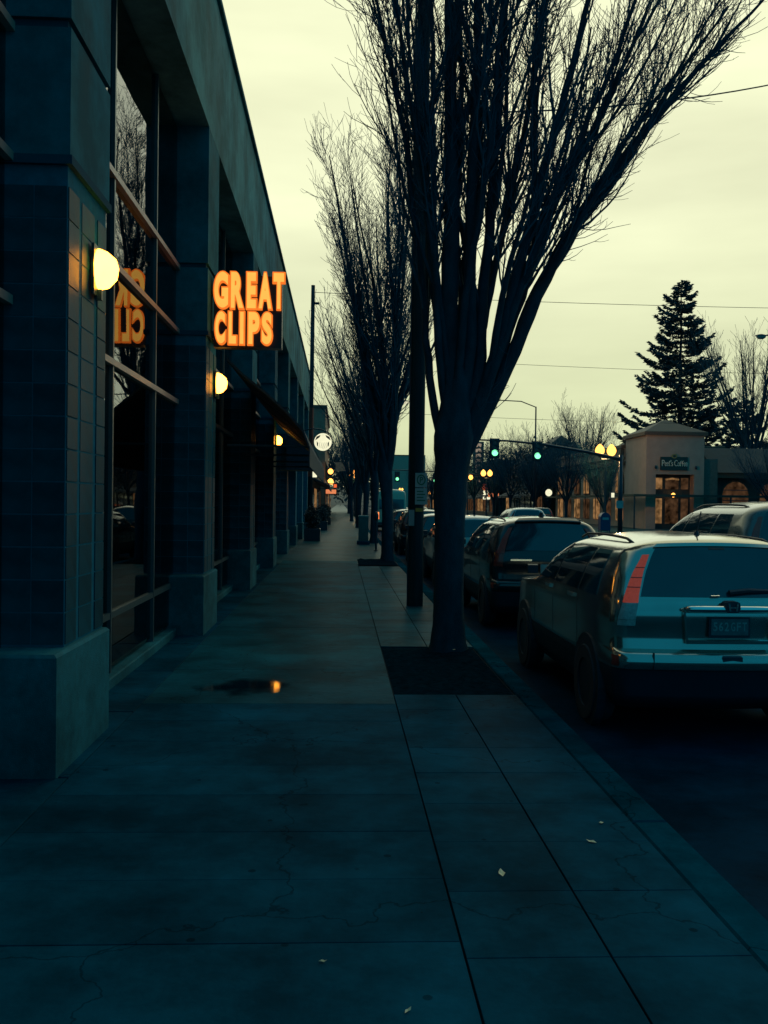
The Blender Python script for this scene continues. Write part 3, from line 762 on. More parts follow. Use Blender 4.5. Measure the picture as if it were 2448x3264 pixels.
def leafy(label, x, y, rx, ry, H, z0, seed, nleaf=5000, name='evergreen_tree', size=(0.18, 0.4)):
    rg = np.random.default_rng(seed); t = thing(name, label, 'tree' if z0 > 0.5 else 'shrub', (x, y, 0))
    limbs = []
    for k in range(14):
        a = rg.uniform(0, 6.28); u = rg.uniform(0.2, 0.9)
        e = np.array([math.cos(a) * rx * u, math.sin(a) * ry * u, z0 + (H - z0) * rg.uniform(0.3, 0.9)])
        P = np.array([[0, 0, 0], [0, 0, max(0.3, z0 * 0.9)], e * np.array([.4, .4, .8]), e]); limbs.append((P, np.array([0.16, 0.13, 0.07, 0.02]) * min(1, H / 6)))
    V, F = tubes_np(limbs, 5); inst('trunk', np_mesh('trunk', V, F, BARK), t)
    cl = rg.normal(0, 1, (60, 3)); cl /= np.linalg.norm(cl, axis=1, keepdims=True); cl *= rg.uniform(0.45, 1, (60, 1)) ** 0.5
    c = cl[rg.integers(0, 60, nleaf)] + rg.normal(0, 0.17, (nleaf, 3))
    c = c * np.array([rx, ry, (H - z0) / 2]) * 0.9 + np.array([0, 0, (H + z0) / 2])
    d = rg.normal(0, 1, (nleaf, 3)); d /= np.linalg.norm(d, axis=1, keepdims=True); w = np.cross(d, rg.normal(0, 1, (nleaf, 3))); w /= np.linalg.norm(w, axis=1, keepdims=True)
    l = rg.uniform(*size, (nleaf, 1))
    V = np.stack([c, c + d * l * .5 - w * l * .3, c + d * l, c + d * l * .5 + w * l * .3], 1).reshape(-1, 3)
    inst('crown', np_mesh('crown', V, np.arange(len(V)).reshape(-1, 4), LEAF, False), t)
    return t
leafy('dark evergreen closing the end of the shop sidewalk', -4.5, 128, 4.5, 4, 11.5, 2.0, 41)
leafy('dark evergreen beyond the hanging banner on the shop side', 2.5, 175, 5.5, 4, 13.5, 2.0, 42)
leafy('dark evergreen behind the pavement trees and the traffic signals', 22.5, 99, 4.0, 4, 8.5, 1.5, 43)
leafy('dark evergreen behind the theatre sign', 24.5, 180, 6, 6, 12.0, 1.5, 44)
leafy('dark evergreen between shops on the opposite pavement', 24.0, 138, 5, 5, 10.5, 1.5, 45)

# ================================================================== STREET FURNITURE
pole = thing('utility_pole', 'thick wooden utility pole with parking sign between two street trees', 'pole', (1.28, 15.68, 0))
P = np.array([(0, 0, -0.1), (0.0, 0, 3), (0.02, 0, 7), (0.03, 0, 11.5), (0.03, 0, 14)])
V, F = tubes_np([(resample(P, 0.8)[0], np.linspace(0.135, 0.10, len(resample(P, 0.8)[0])))], 14)
inst('shaft', np_mesh('shaft', V, F, WOOD), pole)
B(-1.1, 1.1, -0.18, -0.07, 11.2, 11.32).build('crossarm', WOOD, pole)
B(-0.02, 0.10, -0.142, -0.128, 1.60, 1.66).build('yellow_tag', mat('tag_yellow', (0.55, 0.30, 0.04), 0.5), pole)
B(-0.136, -0.04, -0.135, -0.12, 1.36, 1.63).build('paper_notice', mat('paper', (0.30, 0.33, 0.33), 0.8), pole)
MB().tube([(-0.13, -0.03, 0), (-0.12, -0.03, 5), (-0.1, -0.03, 11)], 0.018, 6).build('conduit', BLACK, pole)
ps = thing('parking_sign', 'white parking plate with P in green ring on wooden pole', 'sign', (1.345, 15.50, 1.75))
SW = mat('sign_white', (0.42, 0.44, 0.42), 0.5, var=0.15)
SGN = mat('sign_ring_green', (0.01, 0.16, 0.09), 0.5)
B(-0.10, 0.10, 0, 0.006, 0.26, 0.50).build('plate', SW, ps)
B(-0.10, 0.10, 0, 0.006, -0.03, 0.245).build('lower_plate', SW, ps)
n = 24; vs = [(r*math.cos(2*math.pi*k/n), yy, 0.385 + r*math.sin(2*math.pi*k/n)*1.2) for yy in (-0.004, -0.001) for r in (0.056, 0.075) for k in range(n)]
fs = []
for k in range(n):
    j = (k+1) % n; fs += [(k, j, n+j, n+k), (2*n+k, 3*n+k, 3*n+j, 2*n+j), (n+k, n+j, 3*n+j, 3*n+k), (k, 2*n+k, 2*n+j, j)]
MB().add(vs, fs).build('green_ring', SGN, ps)
glyph('P', SGN, 'letter', ps, -0.024, 0.032, 0.335, 0.435, -0.005, 0.003, 0.02)
for k in range(4): B(-0.07, 0.07 - 0.03*(k % 2), -0.004, -0.001, 0.03 + k*0.05, 0.05 + k*0.05).build('print_line', SGN, ps)
B(-0.02, 0.02, 0.007, 0.06, 0.0, 0.45).build('bracket', BLACK, ps)

ub = thing('utility_box', 'grey-green metal utility box on concrete plinth by the kerb', 'utility box', (0.95, 38.4, 0))
B(-0.26, 0.26, -0.35, 0.35, 0, 0.14, 0.02).build('plinth', KERB, ub)
B(-0.20, 0.20, -0.28, 0.28, 0.141, 1.12, 0.01).build('cabinet', mat('box_green', (0.07, 0.13, 0.13), 0.45), ub)
B(-0.22, 0.22, -0.30, 0.30, 1.121, 1.20, 0.03).build('lid', mat('box_lid', (0.14, 0.22, 0.21), 0.45), ub)
B(-0.15, 0.15, -0.288, -0.281, 0.25, 1.0).build('door', mat('box_green', (0.07, 0.13, 0.13), 0.45), ub)
pm = thing('parking_meter', 'slim parking meter post by the kerb before the utility box', 'parking meter', (1.28, 33.2, 0))
MB().tube([(0, 0, 0), (0, 0, 1.1)], 0.035, 8).build('post', BLACK, pm)
MB().lathe([(0.05, 1.1), (0.085, 1.16), (0.085, 1.3), (0.05, 1.4), (0.02, 1.42)], 10).build('meter_head', BLACK, pm, smooth=True)
MB().lathe([(0.08, 0), (0.08, 0.02), (0.04, 0.05)], 10).build('foot', BLACK, pm)

lp = thing('utility_pole', 'thin dark pole standing at the far end of the shop building', 'pole', (-1.8, 54, 0))
MB().tube([(0, 0, -0.1), (0.02, 0, 7), (0.05, 0, 14.3)], [0.15, 0.13, 0.11], 10).build('shaft', WOOD, lp, smooth=True)
MB().tube([(0, 0, 3.2), (0, 0, 7.2)], 0.16, 10).build('red_band', mat('band_red', (0.28, 0.035, 0.02), 0.6), lp)
B(-0.05, 0.42, -0.05, 0.05, 13.2, 13.32).build('crossarm', WOOD, lp)

def twin_lamp(x, y, label, H=5.4, rz=0.0, watts=120):
    t = thing('street_lamp', label, 'street lamp', (x, y, 0), rz, 'twin globe street lamps')
    MB().lathe([(0.22, 0), (0.22, 0.3), (0.12, 0.5), (0.075, 0.9), (0.06, H - 0.6), (0.05, H - 0.55)], 10).build('post', BLACK, t, smooth=True)
    MB().tube([(-0.40, 0, H - 0.40), (-0.3, 0, H - 0.55), (0.3, 0, H - 0.55), (0.40, 0, H - 0.40)], 0.04, 6).build('arm', BLACK, t)
    for s in (-1, 1):
        g = MB().lathe([(0.10, -0.34), (0.22, -0.26), (0.315, -0.08), (0.32, 0.06), (0.26, 0.22), (0.13, 0.38), (0.04, 0.46)], 12).build('globe', LAMPF, t, smooth=True)
        g.location = (s * 0.40, 0, H + 0.02)
        f = MB().lathe([(0.045, 0.461), (0.03, 0.52), (0.01, 0.58)], 8).build('finial', BLACK, g)
        c = MB().lathe([(0.05, -0.42), (0.12, -0.38), (0.12, -0.341)], 10).build('collar', BLACK, g)
    li = bpy.data.lights.new('lamp_light', 'POINT'); li.energy = watts; li.color = (1.0, 0.55, 0.22); li.shadow_soft_size = 0.25
    lo = bpy.data.objects.new('lamp_light', li); col.objects.link(lo); lo.parent = t; lo.location = (0, 0, H + 0.1)
    return t
twin_lamp(17.9, 62, 'twin globe street lamp at the crossing beside the coffee shop', watts=750)
twin_lamp(17.7, 112, 'twin globe street lamp on the opposite pavement near the theatre sign')
twin_lamp(17.9, 130, 'twin globe street lamp just behind the one near the theatre sign')
twin_lamp(18.5, 208, 'twin globe street lamp far along the opposite pavement', 5.6)
twin_lamp(19.5, 300, 'twin globe street lamp at the far end of the opposite pavement', 6.0)
twin_lamp(1.75, 112, 'twin globe street lamp on the shop side beyond the brick building')
twin_lamp(1.75, 138, 'twin globe street lamp on the shop side by the far evergreen', 5.6)

def signal_head(parent, x, y, z, lit=True):
    h = B(x - 0.21, x + 0.21, y, y + 0.22, z - 0.27, z + 0.87, 0.02).build('signal_head', BLACK, parent)
    B(x - 0.32, x + 0.32, y + 0.222, y + 0.235, z - 0.35, z + 0.95).build('backplate', BLACK, h)
    for k in range(3):
        MB().disc_y(y - 0.012, y - 0.002, x, z + k * 0.33, 0.135 if k else 0.20, 18).build('lens', GREEN if k == 0 else LENSD, h)
        MB().prism_y([(x + 0.17*math.cos(a), z + k*0.33 + 0.17*math.sin(a)) for a in np.linspace(0.1, math.pi - 0.1, 9)] + [(x + 0.155*math.cos(a), z + k*0.33 + 0.155*math.sin(a)) for a in np.linspace(math.pi - 0.1, 0.1, 9)], y - 0.16, y - 0.012).build('visor', BLACK, h)
def mast(label, X, Y, Z0, x_end, Z1, heads):
    t = thing('traffic_signal', label, 'traffic light', (X, Y, 0), 0, 'mast arm traffic signals')
    MB().tube([(0, 0, 0), (0, 0, Z0 + 0.3)], [0.16, 0.12], 12).build('post', BLACK, t, smooth=True)
    L = x_end - X
    MB().tube([(0, 0, Z0), (L*0.25, 0, Z0 + (Z1-Z0)*0.42), (L*0.55, 0, Z0 + (Z1-Z0)*0.80), (L*0.8, 0, Z1 - 0.04), (L, 0, Z1)], [0.11, 0.095, 0.08, 0.065, 0.05], 8).build('mast_arm', BLACK, t, smooth=True)
    for hx, hz in heads: signal_head(t, hx - X, -0.35, hz)
    return t
ts = mast('traffic signal mast with two green lights at the coffee shop corner', 18.35, 60, 4.75, 8.9, 5.9, [(9.95, 5.05), (12.75, 4.9)])
pd = B(-0.75, -0.45, -0.3, -0.1, 2.2, 2.6).build('pedestrian_signal', BLACK, ts)
B(-0.70, -0.50, -0.312, -0.302, 2.25, 2.55).build('symbol_lens', WHITEL, pd)
B(-0.32, 0.14, -0.19, -0.165, 1.55, 2.05).build('notice_plate', SW, ts)
mast('traffic signal mast with two green lights farther down the street', 20.0, 118, 5.2, 6.0, 5.9, [(7.15, 4.75), (12.0, 4.6)])

def cobra(label, X, Y, Z, xh, zh, mat_head=WHITEL):
    t = thing('street_light', label, 'street light', (X, Y, 0))
    MB().tube([(0, 0, 0), (0, 0, Z)], [0.12, 0.07], 8).build('post', BLACK, t, smooth=True)
    L = xh - X
    MB().tube([(0, 0, Z - 0.05), (L*0.3, 0, Z + 0.5), (L*0.7, 0, zh + 0.12), (L*0.92, 0, zh + 0.05)], 0.05, 6).build('arm', BLACK, t)
    h = MB().lathe([(0.05, 0.12), (0.22, 0.06), (0.26, 0.0)], 10).build('lamp_head', BLACK, t); h.location = (L, 0, zh); h.scale = (1.4, 0.8, 1)
    MB().lathe([(0.10, -0.19), (0.2, -0.10), (0.235, -0.003)], 10).build('lamp_bowl', mat_head, h)
    return t
cobra('tall curved-arm street light over the crossing with lit head', 19.0, 90, 11.3, 14.1, 11.75)
cobra('tall curved-arm street light on the shop side with lit head', 1.3, 75, 10.2, 5.1, 9.95)
cobra('curved-arm street light rising beside the dark coffee shop wing', 29.5, 55, 11.9, 25.3, 12.1, mat('unlit_bowl', (0.3, 0.32, 0.3), 0.3))

mb_ = thing('mailbox', 'blue street mailbox at the coffee shop corner', 'mailbox', (16.95, 58.8, 0))
m = MB(); pr = [(-0.32, 0.12), (0.32, 0.12), (0.32, 0.95)] + [(0.32*math.cos(a), 0.95 + 0.32*math.sin(a)) for a in np.linspace(0.2, math.pi - 0.2, 8)] + [(-0.32, 0.95)]
m.prism_y(pr, -0.3, 0.3).build('body', mat('mail_blue', (0.01, 0.05, 0.14), 0.4), mb_)
for sx in (-1, 1):
    for sy in (-1, 1): B(sx*0.27 - 0.03, sx*0.27 + 0.03, sy*0.25 - 0.03, sy*0.25 + 0.03, 0, 0.12).build('leg', BLACK, mb_)
B(-0.2, 0.2, -0.312, -0.301, 0.8, 0.95).build('label_plate', SW, mb_)

def wire(label, a, b, sag, r):
    P = [(a[0]+(b[0]-a[0])*u, a[1]+(b[1]-a[1])*u, a[2]+(b[2]-a[2])*u - sag*4*u*(1-u)) for u in np.linspace(0, 1, 24)]
    tag(MB().tube(P, r, 4).build('overhead_wire', WIRE), label, 'wire')
wire('thick overhead cable running from the wooden pole across the street', (1.30, 15.68, 8.35), (17.5, 24.5, 15.2), 0.7, 0.016)
wire('thin overhead wire crossing the street at conifer top height', (-1.8, 54, 13.9), (60, 60, 15.6), 0.5, 0.018)
wire('thin overhead wire crossing the street at conifer middle height', (-1.8, 54, 10.4), (48, 60, 10.7), 0.4, 0.014)
wire('thin overhead wire crossing just above the signal mast', (-1.8, 54, 7.2), (30, 60.5, 7.3), 0.25, 0.013)
wire('service wire slanting from the dark pole to the brick building', (-1.75, 54, 9.5), (2.5, 96, 8.2), 0.3, 0.012)

# small litter on the paving
LEAFM = mat('pale_leaf', (0.75, 0.70, 0.45), 0.6)
for k, (x, y, lab, s) in enumerate([(0.78, 4.32, 'pale fallen leaf curled on the inner paving strip', 0.032), (1.32, 4.72, 'pale fallen leaf lying flat on the outer paving strip', 0.026),
        (1.45, 5.0, 'tiny pale leaf scrap close to the kerb', 0.02), (1.31, 10.50, 'pale leaf caught at the foot of the large tree', 0.035),
        (-0.05, 3.5, 'tiny pale leaf scrap on the walking slabs', 0.016), (0.25, 3.15, 'tiny pale leaf scrap beside the paving joint', 0.015)]):
    m = MB().add([(0, -s, 0.001), (s*.5, -s*.2, 0.008), (s*.35, s*.6, 0.004), (0, s*1.2, 0.012), (-s*.4, s*.5, 0.005), (-s*.5, -s*.3, 0.006), (0, 0, 0.002)],
                 [(0, 1, 6), (1, 2, 6), (2, 3, 6), (3, 4, 6), (4, 5, 6), (5, 0, 6)])
    o = m.build('fallen_leaf', LEAFM); o.location = (x, y, 0.002 if k != 3 else 0.075); o.rotation_euler = (0, 0, k * 1.1); tag(o, lab, 'leaf')
m = MB(); n = 30
def blob(rx, ry, z, seed):
    r_ = np.random.default_rng(seed)
    k = np.arange(n) * 2 * math.pi / n
    f = 1 + 0.22*np.sin(k*2 + r_.uniform(0, 6)) + 0.14*np.sin(k*3 + r_.uniform(0, 6)) + 0.08*np.sin(k*5 + r_.uniform(0, 6))
    return [(rx*f[i]*math.cos(k[i]), ry*f[i]*math.sin(k[i]), z) for i in range(n)]
k_ = np.linspace(0, 2*math.pi, 33)[:-1]
ring_ = [(0.62*math.cos(a), 0.52*math.sin(a), 0.0) for a in k_]
m.add([(0, 0, 0)] + ring_, [(0, 1 + i, 1 + (i + 1) % 32) for i in range(32)])
PUD = mat('puddle_water', (0.001, 0.016, 0.030), 0.06, var=0, bump=0, spec=0.09)
t_ = PUD.node_tree; tc_ = t_.nodes.new('ShaderNodeTexCoord'); ln_ = t_.nodes.new('ShaderNodeVectorMath'); ln_.operation = 'LENGTH'
mp_ = t_.nodes.new('ShaderNodeMapping'); mp_.inputs['Scale'].default_value = (1/0.62, 1/0.52, 1); t_.links.new(tc_.outputs['Object'], mp_.inputs['Vector']); t_.links.new(mp_.outputs[0], ln_.inputs[0])
nz_ = t_.nodes.new('ShaderNodeTexNoise'); nz_.inputs['Scale'].default_value = 3.2; nz_.inputs['Detail'].default_value = 6; t_.links.new(tc_.outputs['Object'], nz_.inputs['Vector'])
ad_ = t_.nodes.new('ShaderNodeMath'); ad_.operation = 'MULTIPLY_ADD'; ad_.inputs[1].default_value = 1.5; t_.links.new(nz_.outputs['Fac'], ad_.inputs[0]); t_.links.new(ln_.outputs['Value'], ad_.inputs[2])
al_ = t_.nodes.new('ShaderNodeMapRange'); al_.inputs['From Min'].default_value = 1.05; al_.inputs['From Max'].default_value = 1.5; al_.inputs['To Min'].default_value = 0.9; al_.inputs['To Max'].default_value = 0.0
t_.links.new(ad_.outputs[0], al_.inputs['Value']); t_.links.new(al_.outputs[0], t_.nodes['Principled BSDF'].inputs['Alpha'])
o = m.build('puddle', PUD); o.location = (-0.86, 8.75, 0.0045); tag(o, 'small dark puddle on the walking slabs below the orange sign', 'puddle')

# ================================================================== CARS
class Shell:
    """car body described by horizontal slices: z, rear y, front y, half width, rear and front corner radius"""
    def __init__(s, cfg, br=0.07, bf=0.22):
        s.c = np.array(cfg, float); s.br = br; s.bf = bf; s.z0, s.z1 = s.c[0, 0], s.c[-1, 0]; s.crown = 0.04
    def par(s, z): return [np.interp(z, s.c[:, 0], s.c[:, i]) for i in range(1, 6)]
    def pt(s, z, q):
        yr, yf, w, rr, rf = s.par(z); sg = -1 if q < 0 else 1; q = abs(q)
        rr = min(rr, w * 0.85); rf = min(rf, w * 0.85)
        br = s.br * ((w - rr) / w) ** 2 if w > 0 else 0
        if q <= 1: x = q * (w - rr); y = yr + s.br * (x / max(w, 1e-6)) ** 2
        elif q <= 2:
            a = (q - 1) * math.pi / 2; x = w - rr + rr * math.sin(a); y = yr + br + rr * (1 - math.cos(a))
        elif q <= 3:
            u = q - 2; bf = s.bf * ((w - rf) / w) ** 2
            y0 = yr + br + rr; y1 = yf - bf - rf; y = y0 + (y1 - y0) * u; x = w + 0.012 * math.sin(u * math.pi)
        elif q <= 4:
            a = (q - 3) * math.pi / 2; bf = s.bf * ((w - rf) / w) ** 2
            x = w - rf + rf * math.cos(a); y = yf - bf - rf + rf * math.sin(a)
        else:
            x = (5 - q) * (w - rf); y = yf - s.bf * (x / max(w, 1e-6)) ** 2
        z = z - s.crown * (x / 0.75) ** 2 * min(1.0, max(0.0, (z / s.z1 - 0.80) / 0.16))
        return Vector((sg * x, y, z))
    def qy(s, z, y):                                   # q on the side for a given y
        yr, yf, w, rr, rf = s.par(z); rr = min(rr, w*.85); rf = min(rf, w*.85)
        y0 = yr + s.br * ((w - rr) / w) ** 2 + rr; y1 = yf - s.bf * ((w - rf) / w) ** 2 - rf
        return 2 + (y - y0) / (y1 - y0)
    def nrm(s, z, q):
        e = 1e-3
        a = s.pt(z, q + e) - s.pt(z, q - e); b = s.pt(min(z + 4*e, s.z1 - e), q) - s.pt(z - 4*e, q)
        n = a.cross(b)
        if n.length < 1e-9: return Vector((0, 0, 1))
        n.normalize(); p = s.pt(z, q); out = Vector((p.x, p.y - 0.5*(s.par(z)[0] + s.par(z)[1]), 0.05))
        return n if n.dot(out) > 0 else -n
    def loft(s, za, zb, nz, capb=True, capt=True, off=0.0):
        zs = sorted(set([za, zb] + [z for z in s.c[:, 0] if za < z < zb] + list(np.linspace(za, zb, nz))))
        qs = list(np.linspace(0, 1, 6)) + list(np.linspace(1, 2, 6))[1:] + list(np.linspace(2, 3, 10))[1:] + list(np.linspace(3, 4, 6))[1:] + list(np.linspace(4, 5, 5))[1:]
        full = qs + [-q for q in reversed(qs[1:-1])]
        m = MB(); n = len(full); vs = []
        for z in zs: vs += [s.pt(z, q) for q in full]
        fs = [(i*n+k, i*n+(k+1) % n, (i+1)*n+(k+1) % n, (i+1)*n+k) for i in range(len(zs)-1) for k in range(n)]
        if capb: fs.append(tuple(range(n-1, -1, -1)))
        if capt: fs.append(tuple((len(zs)-1)*n + k for k in range(n)))
        return m.add(vs, fs)
    def patch(s, za, zb, qa, qb, off=0.006, nz=8, nq=12):
        """qa,qb: functions of z (or constants). solid skin lying on the body"""
        fa = qa if callable(qa) else (lambda z: qa); fb = qb if callable(qb) else (lambda z: qb)
        m = MB(); vs = []; W = nq + 1; H = nz + 1
        for lay in (off, -0.012):
            for i in range(H):
                z = za + (zb - za) * i / nz
                for j in range(W):
                    q = fa(z) + (fb(z) - fa(z)) * j / nq
                    vs.append(s.pt(z, q) + s.nrm(z, q) * lay)
        fs = [(i*W+j, i*W+j+1, (i+1)*W+j+1, (i+1)*W+j) for i in range(nz) for j in range(nq)]
        o = W * H
        rim = [j for j in range(W)] + [i*W + nq for i in range(1, H)] + [nz*W + j for j in range(nq-1, -1, -1)] + [i*W for i in range(nz-1, 0, -1)]
        for k in range(len(rim)):
            a, b = rim[k], rim[(k+1) % len(rim)]; fs.append((a, b, o+b, o+a))
        return m.add(vs, fs)

def wheel(t, x, y, r, sg):
    w = thing_part('wheel', t)
    m = MB()
    prof = [(r*0.62, -0.10), (r*0.94, -0.10), (r, -0.07), (r, 0.07), (r*0.94, 0.10), (r*0.62, 0.10)]
    n = 26; vs = [(px, rr*math.cos(2*math.pi*k/n), rr*math.sin(2*math.pi*k/n)) for rr, px in prof for k in range(n)]
    fs = [(i*n+k, i*n+(k+1) % n, (i+1)*n+(k+1) % n, (i+1)*n+k) for i in range(5) for k in range(n)] + [(5*n+k, 5*n+(k+1) % n, (k+1) % n, k) for k in range(n)]
    o = m.add(vs, fs).build('tyre', RUBBER, w, smooth=False); smooth_edges(o)
    m = MB(); m.disc_x(sg*0.03, sg*0.05, 0, 0, r*0.17, 12)
    for k in range(5):
        a = 2*math.pi*k/5
        ca, sa = math.cos(a), math.sin(a)
        pr = [(-0.05, 0.02), (0.05, 0.02), (0.035, r*0.6), (-0.035, r*0.6)]
        vs = [(sg*xx, u*ca - v*sa, u*sa + v*ca) for xx in (0.035, 0.06) for u, v in pr]
        m.add(vs, [(0, 1, 2, 3), (7, 6, 5, 4), (0, 4, 5, 1), (1, 5, 6, 2), (2, 6, 7, 3), (3, 7, 4, 0)])
    vs = [(sg*xx, rr*math.cos(2*math.pi*k/n), rr*math.sin(2*math.pi*k/n)) for xx in (0.03, 0.075) for rr in (r*0.56, r*0.625) for k in range(n)]
    fs = []
    for k in range(n):
        j = (k+1) % n; fs += [(k, j, n+j, n+k), (2*n+k, 3*n+k, 3*n+j, 2*n+j), (n+k, n+j, 3*n+j, 3*n+k), (k, 2*n+k, 2*n+j, j)]
    m.add(vs, fs); m.build('rim', ALLOY, w)
    w.location = (x, y, r)
def thing_part(name, parent):
    o = bpy.data.objects.new(name, None); col.objects.link(o); o.parent = parent; o.empty_display_size = 0.1
    return o

SUV = [(.22, .30, 4.25, .78, .12, .3), (.35, .10, 4.45, .86, .14, .45), (.52, .02, 4.52, .900, .14, .5), (.585, -.01, 4.53, .905, .14, .5), (.60, -.045, 4.53, .91, .14, .5),
       (.64, -.066, 4.53, .91, .14, .5), (.68, -.062, 4.52, .91, .14, .5), (.715, -.038, 4.52, .91, .14, .5), (.735, -.005, 4.52, .91, .14, .5), (.75, .045, 4.50, .91, .14, .5), (.85, .055, 4.46, .914, .14, .5), (.95, .045, 4.42, .915, .14, .5), (1.00, .04, 4.34, .912, .14, .5), (1.05, .045, 3.75, .905, .14, .5), (1.10, .055, 3.40, .90, .15, .45),
       (1.13, .065, 3.28, .895, .15, .4), (1.17, .085, 3.18, .885, .15, .4), (1.35, .19, 2.85, .825, .16, .35), (1.50, .28, 2.5, .755, .17, .3), (1.555, .31, 2.32, .715, .17, .28),
       (1.59, .34, 2.15, .66, .17, .25), (1.62, .44, 1.95, .55, .2, .2), (1.645, .66, 1.8, .36, .2, .2), (1.655, 1.0, 1.6, .12, .08, .08)]
HATCH = [(z, a, b, w, c, d) for z, a, b, w, c, d in SUV]
SEDAN = [(.20, .3, 4.2, .74, .15, .3), (.32, .10, 4.45, .83, .2, .45), (.5, .02, 4.55, .88, .2, .5), (.62, 0, 4.55, .89, .2, .5), (.78, .03, 4.5, .89, .2, .5), (.86, .05, 4.42, .885, .2, .5),
         (.92, .10, 3.7, .87, .2, .5), (.96, .50, 3.3, .85, .2, .4), (1.0, .70, 3.15, .82, .15, .35), (1.15, .95, 2.85, .74, .15, .3), (1.30, 1.25, 2.5, .66, .15, .3), (1.36, 1.4, 2.35, .6, .15, .25),
         (1.40, 1.5, 2.2, .5, .15, .2), (1.43, 1.65, 2.0, .25, .12, .12)]
VAN = [(.25, .10, 4.9, .85, .1, .3), (.4, .02, 5.2, .95, .1, .4), (.6, 0, 5.3, .98, .1, .45), (1.0, 0, 5.25, .99, .08, .45), (1.1, 0, 4.9, .99, .08, .4), (1.3, 0, 4.6, .98, .08, .4),
       (1.9, .01, 4.1, .95, .08, .35), (2.4, .03, 3.8, .92, .1, .3), (2.62, .06, 3.6, .88, .12, .25), (2.72, .16, 3.4, .76, .12, .2), (2.76, .5, 3.0, .4, .1, .1)]
def scale_cfg(cfg, sx=1, sy=1, sz=1, dz=0): return [(z*sz+dz, a*sy, b*sy, w*sx, c, d) for z, a, b, w, c, d in cfg]

